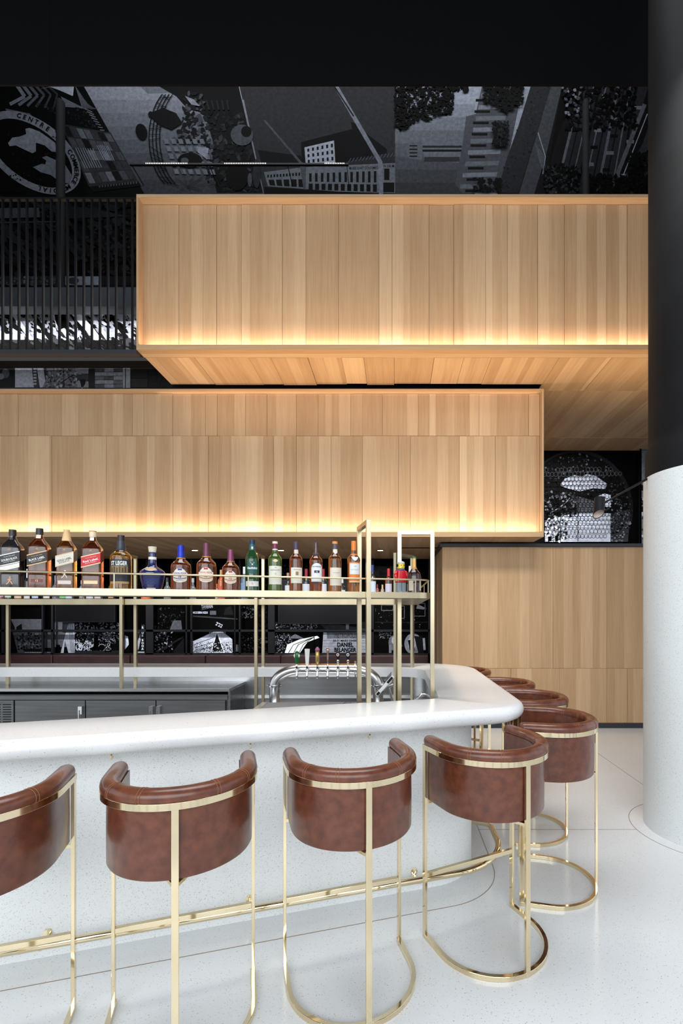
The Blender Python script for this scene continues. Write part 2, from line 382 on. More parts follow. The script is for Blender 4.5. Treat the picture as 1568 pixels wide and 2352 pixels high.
struct('baseboard_right', bx(b3l, b3r, B3Y-0.012, B3Y-0.002, 0, 0.065), M['anthra'])
# ceiling downlights in the alcove
dl = None
for i, x in enumerate((-6.04, -4.55, -3.086, -1.752, -0.216)):
    if dl is None:
        dl = empty('downlight', (x, 7.48, b2b-0.012))
        bm = bmesh.new(); lathe(bm, [(0.042, 0), (0.042, 0.006)], 20); obj('lamp_lens', bm, M['glow'], dl)
        bm = bmesh.new(); lathe(bm, [(0.055, 0.002), (0.055, 0.008)], 24); obj('trim_ring', bm, M['blackmetal'], dl)
        o = dl
    else: o = copy_tree(dl); o.location.x = x
    tag(o, ['small round downlight in the alcove ceiling, farthest left', 'round alcove ceiling downlight hidden behind the white-capped and red-labelled bottles',
            'round alcove ceiling downlight between the blue-necked and the tall purple-capped bottle', 'round alcove ceiling downlight just right of the pink-and-white-capped green bottle',
            'round alcove ceiling downlight seen right of the tall brass post'][i], 'downlight', 'downlights in the alcove ceiling')

# ---------------------------------------------------------------- printed photo murals
_tc = {}
def text_mesh(s, bold=0.0, serif=False):
    k = (s, bold)
    if k in _tc: return _tc[k]
    cu = bpy.data.curves.new('lettering', 'FONT'); cu.body = s; cu.size = 1; cu.offset = bold; cu.resolution_u = 3
    o = bpy.data.objects.new('lettering', cu); C.objects.link(o)
    dg = bpy.context.evaluated_depsgraph_get(); me = bpy.data.meshes.new_from_object(o.evaluated_get(dg))
    vs_ = [(v.co.x, v.co.y) for v in me.vertices]; fs = [tuple(p.vertices) for p in me.polygons]
    bpy.data.objects.remove(o); bpy.data.curves.remove(cu); bpy.data.meshes.remove(me)
    x0 = min(v[0] for v in vs_); x1 = max(v[0] for v in vs_)
    vs_ = [(v[0]-(x0+x1)/2, v[1]-0.35) for v in vs_]
    _tc[k] = (vs_, fs, x1-x0); return _tc[k]
class Art:
    """a print: coloured flat shapes on one plane, drawn in photo pixel coordinates"""
    def __init__(s, z=MZ, gain=1.0): s.bm = bmesh.new(); s.lay = s.bm.loops.layers.color.new('ink'); s.n = 0; s.z = z; s.g = gain
    def col(s, g, t=0):
        v = min(1, lin(g)*s.g)
        return (v*0.93, v*0.97, v*1.06, 1)
    def poly(s, pts, g):
        s.n += 1; y = s.z-0.004-s.n*0.00003
        k = y/s.z
        vs_ = [s.bm.verts.new(((x-CX)/F*s.z, y, EYE-(yy-CY)/F*s.z)) for x, yy in pts]
        try: f = s.bm.faces.new(vs_)
        except ValueError: return
        for l in f.loops: l[s.lay] = s.col(g)
    def rect(s, x0, y0, x1, y1, g): s.poly([(x0, y0), (x1, y0), (x1, y1), (x0, y1)], g)
    def line(s, pts, w, g):
        for a, b in zip(pts, pts[1:]):
            d = Vector((b[0]-a[0], b[1]-a[1]))
            if d.length < 1e-6: continue
            n = Vector((-d.y, d.x)).normalized()*w/2
            s.poly([(a[0]+n.x, a[1]+n.y), (b[0]+n.x, b[1]+n.y), (b[0]-n.x, b[1]-n.y), (a[0]-n.x, a[1]-n.y)], g)
    def ell(s, cx, cy, rx, ry, g, rot=0, n=20):
        c, q = math.cos(rot), math.sin(rot)
        s.poly([(cx+rx*math.cos(t)*c-ry*math.sin(t)*q, cy+rx*math.cos(t)*q+ry*math.sin(t)*c) for t in [2*PI*k/n for k in range(n)]], g)
    def text(s, t, cx, cy, h, g, rot=0, wid=None, bold=0.0):
        vs_, fs, w = text_mesh(t, bold); s.n += 1; y = s.z-0.004-s.n*0.00003
        sx_ = (wid/w if wid else h/0.72); sy = h/0.72; c, q = math.cos(rot), math.sin(rot)
        vv = []
        for u, v in vs_:
            u *= sx_; v *= -sy; px, py = cx+u*c-v*q, cy+u*q+v*c
            vv.append(s.bm.verts.new(((px-CX)/F*s.z, y, EYE-(py-CY)/F*s.z)))
        for f in fs:
            try: ff = s.bm.faces.new([vv[i] for i in f])
            except ValueError: continue
            for l in ff.loops: l[s.lay] = s.col(g)
    def scatter(s, x0, y0, x1, y1, n, sz, gs, inside=None, asp=1.0, rot=None, k=6):
        f_ = getattr(s, 'fine', 1.0); n = int(n/f_**1.7); sz = (sz[0]*f_, sz[1]*f_)
        for _ in range(n):
            x = R.uniform(x0, x1); y = R.uniform(y0, y1)
            if inside and not inside(x, y): continue
            r = R.uniform(*sz); a0 = rot if rot is not None else R.uniform(0, PI); c, q = math.cos(a0), math.sin(a0)
            pts = []
            for i in range(k):
                th = 2*PI*i/k; rr = r*R.uniform(0.6, 1.2); u = rr*math.cos(th)*asp; v = rr*math.sin(th)
                pts.append((x+u*c-v*q, y+u*q+v*c))
            s.poly(pts, R.choice(gs))
    def done(s, name, label, cat='wall photograph', gloss=0.35, parent=None):
        m = M.get('print') or mat('printed_photo', (0.1, 0.1, 0.1), 0.55, spec=0.12)
        if 'print' not in M:
            M['print'] = m; b = m.node_tree.nodes['Principled BSDF']
            at = nd(m, 'ShaderNodeAttribute'); at.attribute_name = 'ink'
            m.node_tree.nodes['Principled BSDF'].inputs['Specular IOR Level'].default_value = 0.02
            tc = nd(m, 'ShaderNodeTexCoord'); no = nd(m, 'ShaderNodeTexNoise'); no.inputs['Scale'].default_value = 16; no.inputs['Detail'].default_value = 8
            no.inputs['Roughness'].default_value = 0.7
            lk(m, tc.outputs['Object'], no.inputs[0]); rp = ramp(m, [(0.3, (0.62, 0.62, 0.62, 1)), (0.7, (1.25, 1.25, 1.25, 1))]); lk(m, no.outputs[0], rp.inputs[0])
            mx = nd(m, 'ShaderNodeMix', data_type='RGBA', blend_type='MULTIPLY'); mx.inputs['Factor'].default_value = 1
            lk(m, at.outputs['Color'], mx.inputs['A']); lk(m, rp.outputs[0], mx.inputs['B']); lk(m, mx.outputs['Result'], b.inputs['Base Color'])
        o = obj(name, s.bm, m, parent); 
        if not parent: tag(o, label, cat)
        return o
def inpoly(pts):
    def f(x, y):
        c = False; j = len(pts)-1
        for i in range(len(pts)):
            xi, yi = pts[i]; xj, yj = pts[j]
            if (yi > y) != (yj > y) and x < (xj-xi)*(y-yi)/(yj-yi)+xi: c = not c
            j = i
        return c
    return f
UG = 4.4     # ink gain, upper prints
def lerp(a, b, t): return (a[0]+(b[0]-a[0])*t, a[1]+(b[1]-a[1])*t)
def quad_grid(a, A, B, Cc, D, nu, nv, fill, g, wu=0.7, wv=0.7):
    """windows on a quad A(top-left) B(top-right) Cc(bottom-right) D(bottom-left)"""
    for i in range(nu):
        for j in range(nv):
            u0, u1 = (i+(1-wu)/2)/nu, (i+(1+wu)/2)/nu; v0, v1 = (j+(1-wv)/2)/nv, (j+(1+wv)/2)/nv
            def q(u, v): return lerp(lerp(A, B, u), lerp(D, Cc, u), v)
            a.poly([q(u0, v0), q(u1, v0), q(u1, v1), q(u0, v1)], g if not callable(g) else g())

# print A: round world trade sign
a = Art(gain=UG); a.fine = 0.6
a.poly([(-420, 150), (166, 150), (193, 199), (331, 444), (331, 640), (-420, 640)], 16)
for i in range(6):   # stepped canopy
    x = 45+i*14
    a.line([(x-6, 196), (x+12+i, 222-i), (x-22+i*6, 240+i*2)], 8-i*0.8, 78-i*6)
a.poly([(92, 205), (116, 200), (168, 220), (170, 199), (160, 199), (118, 199)], 96)
a.poly([(116, 199), (167, 199), (167, 221)], 92)
a.poly([(140, 222), (160, 232), (196, 250), (150, 246)], 70)
for i in range(14): a.line([(174+i*2.6, 199+i*4), (190+i*2.6, 250)], 1.6, 70-i)
for i in range(9): a.line([(195+i*5, 250+i*7), (212+i*4, 258+i*6)], 2.4, 72)
a.scatter(70, 235, 240, 300, 170, (2, 5), (28, 34, 22, 45), inpoly([(70, 235), (190, 250), (245, 305), (150, 275)]))
a.poly([(12, 250), (70, 262), (80, 276), (25, 270)], 66)
fac = [(140, 285), (255, 306), (318, 418), (205, 430)]
a.poly(fac, 46)
quad_grid(a, (142, 288), (254, 308), (314, 412), (206, 424), 7, 5, None, lambda: R.choice((30, 52, 66, 74, 60)), 0.88, 0.9)
quad_grid(a, (170, 338), (215, 340), (238, 388), (195, 390), 8, 1, None, 82, 0.35, 0.9)
quad_grid(a, (220, 332), (248, 334), (266, 372), (240, 372), 7, 1, None, 88, 0.35, 0.9)
a.poly([(205, 430), (318, 418), (325, 428), (215, 442)], 24)
for i in range(14): a.rect(228+i*6.5, 427-i*0.7, 231+i*6.5, 432-i*0.7, 62)
a.poly([(-40, 262), (-40, 444), (60, 444), (20, 380)], 14)
cx, cy, rx, ry, ra = 74, 352, 128, 74, math.radians(36)
a.ell(cx, cy, rx, ry, 80, ra, 48); a.ell(cx-2, cy+1, rx-19, ry-16, 15, ra, 48)
a.scatter(20, 300, 150, 420, 90, (1.5, 4), (30, 24, 38))
a.poly([(20, 331), (30, 318), (47, 316), (62, 310), (60, 298), (70, 296), (92, 304), (112, 318), (128, 330), (134, 352), (120, 350), (104, 336), (84, 330), (84, 350), (76, 354), (58, 346), (38, 336), (24, 338)], 82)
a.poly([(77, 386), (98, 378), (105, 380), (108, 371), (98, 364), (108, 360), (130, 370), (150, 378), (166, 404), (160, 424), (140, 420), (118, 404), (96, 398)], 76)
def ringtext(s, t0, t1, g=14):
    for i, ch in enumerate(s):
        if ch == ' ': continue
        t = t0+(t1-t0)*i/(len(s)-1); mx_, my_ = (rx-9.5)*math.cos(t), (ry-8)*math.sin(t)
        dx, dy = -(rx-9.5)*math.sin(t), (ry-8)*math.cos(t); c, q = math.cos(ra), math.sin(ra)
        px, py = cx+mx_*c-my_*q, cy+mx_*q+my_*c; rr = math.atan2(dx*q+dy*c, dx*c-dy*q)
        a.text(ch, px, py, 10.5, g, rr, bold=0.015)
ringtext('CENTRE DE COMMERCE MONDIAL', math.radians(-128), math.radians(58))
ringtext('L       NT', math.radians(118), math.radians(196))
# lower-left (behind the railing)
a.scatter(-100, 462, 312, 640, 150, (4, 16), (10, 22, 14, 34, 40), asp=2.2, rot=0.5)
for i in range(11): a.line([(-60+i*38, 520), (-5+i*38, 600)], 9, 30+5*(i % 3))
a.poly([(90, 470), (200, 480), (302, 500), (150, 505)], 38); a.poly([(-60, 482), (92, 480), (95, 502), (-60, 506)], 58)
a.line([(-50, 515), (130, 512)], 3, 52); a.line([(180, 545), (330, 600)], 10, 30)
a.scatter(200, 520, 320, 630, 60, (3, 9), (26, 40, 12), asp=1.6)
a.rect(-100, 637, 180, 658, 40); a.scatter(-80, 638, 170, 657, 40, (3, 8), (60, 74, 50)); a.rect(152, 638, 230, 658, 82); a.ell(171, 648, 13, 8, 52); a.rect(232, 638, 320, 658, 34)
a.done('wall_photograph', 'dark printed photo with a large round sign ringed by letters, top left of the wall')
# print B: figures on a wheel
a = Art(gain=UG); a.fine = 0.6
a.poly([(193, 199), (166, 150), (540, 150), (550, 199), (607, 450), (334, 450)], 84)
for i in range(7): a.poly([(193+i*0.2+136*(i+1)/8, 199+245*(i+1)/8), (560, 199+245*(i+1)/8), (607, 450), (334, 450)], 84-4*(i+1))
a.poly([(322, 199), (390, 199), (398, 214), (340, 216)], 74)
dark = [(365, 199), (548, 199), (604, 444), (498, 444), (486, 395), (490, 330), (470, 262), (430, 250), (405, 222)]
a.poly(dark, 20)
for (x0, y0, x1, y1, n, g) in ((470, 260, 600, 440, 120, (28, 40, 52, 12, 34)), (395, 205, 470, 330, 70, (14, 30, 60, 22))):
    a.scatter(x0, y0, x1, y1, n, (3, 10), g, inpoly([(430, 215), (545, 215), (598, 440), (480, 440), (470, 330), (400, 330)]), asp=1.7)
a.ell(556, 312, 26, 24, 62, 0.3); a.ell(566, 304, 12, 13, 14); a.poly([(425, 222), (445, 230), (460, 246), (440, 242)], 84)
for i in range(6): a.line([(462+i*12, 232), (470+i*11, 254)], 4, 40)
a.ell(545, 405, 26, 34, 9); a.ell(574, 415, 5, 16, 60); a.ell(590, 400, 9, 34, 44)
quad_grid(a, (372, 318), (470, 318), (500, 406), (400, 404), 6, 5, None, 76, 0.62, 0.66)
a.poly([(452, 338), (480, 342), (476, 368), (455, 352)], 86)
for rr_, w in ((0, 2.2), (9, 2), (18, 2.4), (27, 2)):
    pts = [(415+rr_*0.9+math.cos(t)*-(72), 318+math.sin(t)*122) for t in [(-0.95+2.0*k/16) for k in range(17)]]
    a.line(pts, w, 12)
for k in range(18):
    t = -0.95+2.0*k/18; p = (415-72*math.cos(t), 318+122*math.sin(t)); t2 = t+R.uniform(-0.1, 0.2); q_ = (415+27-72*math.cos(t2), 318+122*math.sin(t2)); a.line([p, q_], 1.3, 12)
for i in range(10): a.line([(432, 430), (R.uniform(400, 500), R.uniform(385, 445))], 0.8, 40)
a.ell(326, 305, 13, 19, 18, -0.3); a.ell(347, 265, 6, 7, 22); a.poly([(345, 262), (375, 250), (405, 262), (420, 285), (395, 300), (370, 290), (352, 276)], 17)
a.ell(437, 370, 28, 17, 14); a.ell(425, 371, 9, 7, 62)
a.done('wall_photograph', 'dark printed photo of people on a round climbing frame under grey sky')
# print C: museum
a = Art(gain=UG)
a.poly([(550, 199), (540, 150), (907, 150), (907, 450), (607, 450)], 46)
a.poly([(592, 345), (690, 358), (700, 380), (602, 382)], 22)
a.poly([(691, 327), (808, 297), (806, 280), (822, 288), (845, 310), (888, 343), (888, 360), (800, 385), (694, 385)], 17)
a.poly([(699, 339), (767, 323), (770, 376), (702, 378)], 92); quad_grid(a, (702, 340), (767, 326), (769, 372), (704, 378), 6, 3, None, 22, 0.42, 0.55)
a.poly([(767, 323), (792, 338), (796, 378), (770, 378)], 14)
a.poly([(796, 372), (880, 354), (907, 352), (907, 375), (790, 380)], 44)
for i in range(14): a.line([(800+i*8, 373-i), (806+i*8, 364-i)], 1.4, 66)
a.poly([(606, 396), (700, 384), (907, 375), (907, 444), (780, 441), (615, 428)], 74)
a.text("MUSÉE D'ART CONTEMPO", 835, 386.5, 6.0, 10, -0.02, wid=66, bold=0.02); a.text('N DE M', 893, 382, 6.0, 10, 0, wid=24, bold=0.02)
quad_grid(a, (612, 402), (698, 396), (698, 404), (612, 409), 12, 1, None, 16, 0.55, 0.9)
quad_grid(a, (614, 413), (700, 411), (700, 432), (618, 427), 5, 1, None, 14, 0.75, 0.9)
quad_grid(a, (706, 398), (868, 392), (868, 421), (706, 419), 12, 1, None, 16, 0.42, 0.9); quad_grid(a, (706, 421), (868, 423), (868, 443), (706, 437), 11, 1, None, 14, 0.62, 0.85)
a.rect(882, 388, 894, 414, 14); a.rect(880, 420, 905, 442, 16)
a.poly([(607, 430), (780, 441), (900, 446), (607, 450)], 12)
a.poly([(766, 199), (777, 199), (878, 372), (880, 448), (870, 448), (868, 374)], 78); a.line([(768, 200), (812, 268)], 3, 30)
a.poly([(605, 278), (609, 276), (692, 372), (702, 378), (702, 436), (697, 436), (688, 376)], 62)
a.done('wall_photograph', 'dark printed photo of a museum with two leaning masts, centre of the upper wall')
# print D: tower lying on its side
a = Art(gain=UG)
a.poly([(907, 150), (1262, 150), (1250, 199), (1140, 450), (907, 450)], 88)
for i in range(7): a.rect(907, 240+i*30, 1090, 450, 88-5*(i+1))
for x, yy in ((936, 336), (962, 330), (965, 333)): pass
a.poly([(932, 350), (940, 330), (968, 326), (970, 368), (940, 364)], 70)
a.poly([(968, 326), (1062, 324), (1062, 374), (974, 370)], 74); a.rect(970, 335, 1060, 340, 40); a.rect(970, 344, 1060, 349, 14); a.rect(974, 361, 1055, 372, 48)
for i in range(4): a.rect(940, 334+i*8, 958, 337+i*8, 22)
a.poly([(1106, 199), (1200, 199), (1150, 444), (1062, 444), (1045, 424), (1062, 330), (1070, 268), (1092, 262)], 62)
for i in range(9): a.poly([(1104-i*6, 216+i*26), (1170-i*4, 214+i*26), (1168-i*4, 224+i*26), (1104-i*6, 226+i*26)], 80 if i % 2 else 74); a.rect(1092-i*3, 228+i*26, 1128-i*3, 234+i*26, 16)
a.poly([(1218, 199), (1265, 199), (1190, 444), (1140, 444), (1165, 360), (1190, 290)], 44)
a.scatter(1150, 199, 1260, 444, 160, (1, 3), (36, 52, 30), inpoly([(1218, 199), (1265, 199), (1190, 444), (1140, 444), (1165, 360), (1190, 290)]))
def tree(x, y): return (y < 300-abs(x-925)*0.35 and x < 1075) and (y < 318-(x-907)*0.75 or (960 < x < 1040 and y < 310-abs(x-1000)*1.2) or y < 212)
a.scatter(907, 199, 1080, 330, 1500, (1.6, 3.6), (6, 9, 5), tree, asp=2.0)
a.scatter(1110, 200, 1200, 262, 420, (1.6, 4), (8, 14, 20), lambda x, y: y < 262-abs(x-1160)*0.5, asp=1.6); a.scatter(1130, 285, 1165, 340, 200, (1.5, 3.5), (10, 18, 40), asp=1.5)
a.scatter(1085, 415, 1150, 446, 60, (3, 6), (8, 16))
a.done('wall_photograph', 'dark printed photo of a tower turned on its side beside tree leaves, right of centre')
# print E: street of houses
a = Art(gain=UG)
a.poly([(1250, 199), (1262, 150), (2100, 150), (2100, 450), (1140, 450)], 26)
a.poly([(1264, 199), (1290, 199), (1255, 350), (1225, 450), (1190, 450), (1235, 300)], 58); a.line([(1235, 305), (1252, 360), (1246, 400)], 2, 88)
for i in range(8): a.line([(1228+i*1.5, 330+i*6), (1250, 362+i*5)], 0.8, 76)
a.poly([(1290, 199), (1320, 199), (1275, 330), (1255, 400)], 12)
a.poly([(1305, 300), (1345, 199), (1488, 199), (1440, 360), (1400, 444), (1290, 444)], 44)
for i in range(10): a.line([(1335+i*14, 199), (1275+i*16, 444)], 3 if i % 3 else 6, 22 if i % 2 else 70)
for i in range(16): a.rect(1345+(i*37 % 120), 205+i*13, 1362+(i*37 % 120), 213+i*13, 74 if i % 2 else 18)
a.line([(1480, 240), (1400, 444)], 9, 68); a.line([(1486, 262), (1420, 430)], 2, 90)
a.poly([(1475, 330), (1500, 260), (1500, 450), (1410, 450)], 48)
a.scatter(1300, 199, 1460, 300, 380, (1.6, 5), (8, 14, 10, 30), asp=1.6); a.scatter(1250, 380, 1330, 446, 240, (1.5, 4.5), (8, 16, 46), asp=1.5); a.scatter(1350, 405, 1488, 446, 340, (1.6, 4.5), (7, 12, 18), asp=1.5); a.scatter(1440, 355, 1488, 400, 120, (1.6, 5), (7, 18), asp=1.5)
a.scatter(1290, 205, 1330, 280, 40, (2, 5), (80, 60, 14))
a.done('wall_photograph', 'dark printed photo of a tilted street with old houses, beside the column')
# brightly lit band below the steel beam
a = Art(gain=1.0); a.fine = 0.7
a.rect(-420, 690, 330, 828, 190)
a.scatter(-150, 700, 330, 815, 230, (2, 9), (20, 60, 90, 30, 215), asp=2.6, rot=0.6); a.scatter(-150, 700, 330, 815, 200, (1.5, 4), (20, 40, 110), asp=1.6)
for i in range(9): a.line([(-60+i*44, 715), (10+i*44, 815)], 9, 40 if i % 2 else 200)
a.poly([(126, 714), (150, 724), (158, 752), (138, 760), (130, 740)], 12)
a.line([(172, 718), (262, 820)], 16, 225); a.line([(198, 728), (232, 775)], 2, 40)
a.rect(-150, 783, 330, 828, 62); a.scatter(-150, 783, 330, 815, 220, (2, 9), (20, 40, 110, 30), asp=2.4, rot=0.6); a.rect(-150, 770, 60, 783, 215)
a.done('wall_photograph', 'brightly lit printed photo of graffiti under the steel beam behind the railing')
# crumbling wall band
a = Art(gain=1.8); a.fine = 0.6
a.rect(-420, 826, 520, 905, 52)
a.rect(-100, 828, 35, 890, 26); a.ell(13, 858, 9, 11, 72); a.ell(2, 865, 8, 7, 90)
a.poly([(35, 828), (98, 828), (106, 890), (35, 890)], 112); a.poly([(73, 840), (84, 838), (92, 890), (78, 890)], 60)
for i in range(6): a.rect(77, 845+i*7, 84, 849+i*7, 110)
a.poly([(104, 828), (180, 828), (205, 890), (98, 890), (110, 860)], 88); a.scatter(105, 830, 205, 890, 120, (2, 6), (100, 60, 110, 76, 50)); a.line([(146, 832), (148, 890)], 1.2, 20); a.line([(140, 880), (168, 862), (178, 865)], 1.5, 14)
quad_grid(a, (177, 828), (205, 828), (205, 892), (177, 892), 1, 4, None, lambda: R.choice((60, 96, 80)), 0.94, 0.88)
a.rect(205, 828, 220, 892, 40); quad_grid(a, (219, 828), (283, 828), (283, 892), (219, 892), 3, 7, None, lambda: R.choice((84, 100, 72, 92)), 0.98, 0.9)
a.rect(283, 828, 300, 892, 104); a.rect(288, 828, 290, 892, 50); quad_grid(a, (301, 828), (340, 828), (340, 892), (301, 892), 1, 3, None, lambda: R.choice((46, 70, 34)), 0.98, 0.9)
a.rect(341, 828, 420, 892, 20); quad_grid(a, (341, 832), (400, 832), (400, 892), (341, 892), 3, 4, None, 30, 0.92, 0.84)
a.poly([(184, 872), (198, 872), (197, 882), (192, 890), (188, 890)], 12)
a.line([(366, 888), (372, 872), (384, 866)], 2.4, 8)
a.done('wall_photograph', 'printed photo of a crumbling brick wall in the gap above the middle oak box')
# globe print
a = Art(gain=1.9)
a.rect(1180, 1028, 1466, 1262, 24)
gc, gr = (1325, 1170), 134
a.ell(*gc, gr-6, gr+2, 64, 0, 64); a.ell(gc[0]-4, gc[1]+1, gr-11, gr-3, 40, 0, 64)
ing = lambda x, y: (x-gc[0])**2+(y-gc[1])**2 < (gr-8)**2 and x > 1246
a.scatter(1250, 1036, 1452, 1245, 900, (1.0, 3.2), (22, 30, 78, 110, 60, 90), ing)
a.poly([(1284, 1116), (1296, 1100), (1318, 1092), (1334, 1096), (1346, 1090), (1366, 1094), (1392, 1112), (1388, 1124), (1360, 1122), (1330, 1130), (1300, 1122)], 150)
a.poly([(1250, 1196), (1282, 1188), (1322, 1178), (1400, 1180), (1400, 1245), (1250, 1245)], 158); a.poly([(1322, 1140), (1360, 1150), (1378, 1180), (1322, 1180)], 96)
a.poly([(1372, 1140), (1386, 1134), (1400, 1138), (1402, 1166), (1378, 1164)], 160); a.poly([(1400, 1180), (1446, 1170), (1440, 1245), (1400, 1245)], 84)
a.scatter(1250, 1130, 1322, 1186, 110, (1.5, 6), (20, 40, 120, 80)); a.scatter(1250, 1186, 1300, 1245, 120, (1, 3.5), (90, 60, 200)); a.scatter(1400, 1150, 1446, 1245, 150, (1, 3), (40, 110, 130), ing)
a.line([(1262+50*math.sin(t*0.1), 1180-3.2*t) for t in range(12)], 2, 130)
for i in range(30):
    for j in range(17):
        u, v = (i-14.5+(0.5 if j % 2 else 0))/15.5, (j-7)/9.5
        if u*u+v*v > 0.93: continue
        q_ = 0.62+0.38*math.sqrt(max(0, 1-u*u-v*v)); x, y = gc[0]+u*gr*0.98, 1152+v*gr*0.72
        if not ing(x, y) or y > 1242 or (y < 1090 and R.random() < 0.55): continue
        rx_, ry_ = 5.3*q_, 6.3*q_; g = 30 if y > 1092 else 96
        a.line([(x+rx_*math.cos(PI/6+PI/3*k)*R.uniform(0.9, 1.1), y+ry_*math.sin(PI/6+PI/3*k)) for k in range(7)], 0.9, g)
a.line([(1282, 1105), (1282, 1245)], 1.4, 30); a.line([(1322, 1130), (1322, 1245)], 1.4, 30); a.line([(1250, 1175), (1322, 1175)], 1.2, 30)
a.rect(1254, 1234, 1262, 1245, 12); a.rect(1270, 1232, 1277, 1245, 12)
a.rect(1466, 1020, 1600, 1262, 128); a.line([(1466, 1038), (1600, 1038)], 1, 80); a.scatter(1467, 1115, 1486, 1245, 60, (2, 6), (20, 50, 90, 160)); a.rect(1462, 1020, 1466.5, 1262, 12)
a.done('wall_photograph', 'printed photo of a glass globe full of hexagons, above the low oak volume')
# alcove prints, seen between the bar shelf and the banquette
a = Art(gain=2.1); a.fine = 0.5
a.rect(-700, 1285, 990, 1506, 14)
a.rect(12, 1396, 98, 1422, 28); a.rect(12, 1422, 98, 1446, 110); a.poly([(25, 1422), (34, 1440), (40, 1500), (30, 1500), (12, 1430)], 44); a.poly([(38, 1440), (50, 1432), (58, 1500), (36, 1500)], 46)
a.rect(30, 1452, 98, 1500, 92); a.scatter(40, 1455, 98, 1492, 70, (2, 6), (50, 110, 34, 80)); a.rect(56, 1490, 160, 1497, 40)
for i in range(16): a.rect(58+i*4, 1497, 60.5+i*4, 1500, 130)
a.poly([(12, 1452), (30, 1452), (42, 1500), (12, 1500)], 26)
a.rect(102, 1452, 119, 1488, 98); a.rect(125, 1400, 132, 1428, 90); a.rect(125, 1428, 172, 1486, 108); a.rect(130, 1481, 139, 1492, 10); a.poly([(140, 1500), (158, 1432), (172, 1432), (173, 1500), (158, 1500), (150, 1470), (147, 1500)], 150)
for i in range(3): a.line([(158+i*4, 1432), (165+i*3, 1500)], 0.8, 40)
a.rect(632, 1386, 850, 1430, 20); a.rect(285, 1386, 300, 1450, 22); a.rect(174, 1430, 275, 1500, 34); a.poly([(200, 1452), (222, 1456), (220, 1478), (198, 1474)], 80); a.poly([(236, 1452), (258, 1452), (255, 1470), (238, 1470)], 96);
for i in range(9): a.line([(180+i*11, 1452), (180+i*11, 1474)], 1.5, 10)
a.scatter(174, 1430, 275, 1446, 60, (2, 5), (130, 90, 30)); a.scatter(174, 1452, 275, 1478, 80, (2, 6), (110, 60, 140, 20), asp=0.6)
for i in range(26):
    x, y = R.uniform(176, 215), R.uniform(1472, 1494); a.line([(x+4*math.cos(t), y+4*math.sin(t)) for t in (0, 1, 2, 3, 4)], 1, 170)
for xx in (184, 210, 236): a.line([(xx+8*math.cos(2*PI*k/12), 1487+8*math.sin(2*PI*k/12)) for k in range(13)], 1.2, 150)
a.rect(174, 1494, 275, 1500, 70); a.ell(222, 1460, 3, 3.6, 6); a.poly([(218, 1464), (226, 1464), (227, 1480), (232, 1494), (229, 1495), (223, 1482), (216, 1495), (213, 1495), (218, 1480)], 6)
a.rect(243, 1470, 258, 1497, 12); a.scatter(244, 1472, 257, 1494, 26, (0.8, 2), (170, 120))
a.rect(285, 1452, 300, 1500, 34); a.poly([(287, 1458), (296, 1462), (298, 1480), (289, 1492)], 170); a.poly([(311, 1450), (334, 1450), (334, 1500), (313, 1500)], 40); a.poly([(324, 1454), (325, 1470), (320, 1492), (315, 1492), (317, 1478)], 150); a.poly([(312, 1450), (324, 1450), (320, 1462), (313, 1462)], 90); a.rect(326, 1450, 334, 1493, 84); a.rect(312, 1496, 334, 1500, 150); a.rect(327, 1435, 334, 1446, 84); a.text('R', 330, 1441, 5, 170, bold=0.03)
for y, ch in ((1454, 'U'), (1460, 'R'), (1470, 'S'), (1477, 'O'), (1483.5, 'O'), (1490, 'A')): a.text(ch, 329.5, y, 4.6, 190, bold=0.03)
a.rect(329, 1463, 332, 1467, 10)
a.rect(354, 1396, 426, 1500, 22); a.scatter(356, 1396, 425, 1445, 30, (3, 8), (34, 60, 90), asp=0.5); a.poly([(392, 1446), (400, 1425), (418, 1425), (420, 1446)], 110); a.poly([(396, 1500), (420, 1470), (424, 1466), (424, 1500)], 62)
a.scatter(356, 1450, 400, 1498, 50, (2, 7), (110, 60, 150, 30), asp=0.6); a.line([(362, 1498), (424, 1462)], 4, 66)
a.rect(442, 1388, 540, 1446, 30); a.poly([(515, 1412), (520, 1396), (532, 1392), (538, 1412)], 62); a.line([(444, 1415), (548, 1422)], 3, 90)
a.text('TAVERN', 477, 1393, 8, 150, -0.06, wid=26, bold=0.02); a.text('MODERN KIDS', 462, 1407, 5, 170, 0, wid=34, bold=0.02); a.rect(484, 1403, 498, 1412, 110); a.line([(464, 1401), (492, 1394)], 1, 110)
a.text("2'22", 505, 1435, 8, 170, 0.45, wid=16, bold=0.01)
a.poly([(443, 1474), (490, 1452), (500, 1448), (512, 1450), (535, 1468), (536, 1500), (443, 1500)], 165)
a.poly([(500, 1454), (514, 1496), (488, 1496)], 54); a.line([(501, 1452), (516, 1497)], 2, 210); a.line([(499, 1452), (487, 1497)], 2, 200)
for i in range(3): a.line([(443, 1482+i*8), (492, 1464+i*10)], 1.2, 40)
for i in range(22): a.line([(484+i*1.6, 1446), (482+i*2, 1462)], 0.8, 40 if i % 2 else 130)
a.scatter(443, 1475, 536, 1500, 110, (1, 3), (60, 90, 220, 40), inpoly([(443, 1476), (495, 1460), (536, 1470), (536, 1500), (443, 1500)]))
a.rect(541, 1480, 549, 1496, 130); a.scatter(556, 1392, 590, 1420, 40, (1, 3), (110, 60)); a.scatter(556, 1450, 616, 1500, 110, (1, 4), (20, 44, 70, 100)); a.scatter(596, 1396, 616, 1440, 30, (2, 5), (34, 60, 20))
a.rect(632, 1428, 850, 1446, 60); a.scatter(632, 1432, 730, 1446, 60, (1.5, 4), (120, 30, 150)); a.poly([(750, 1446), (735, 1432), (760, 1430), (850, 1446)], 90); a.rect(795, 1428, 802, 1446, 140)
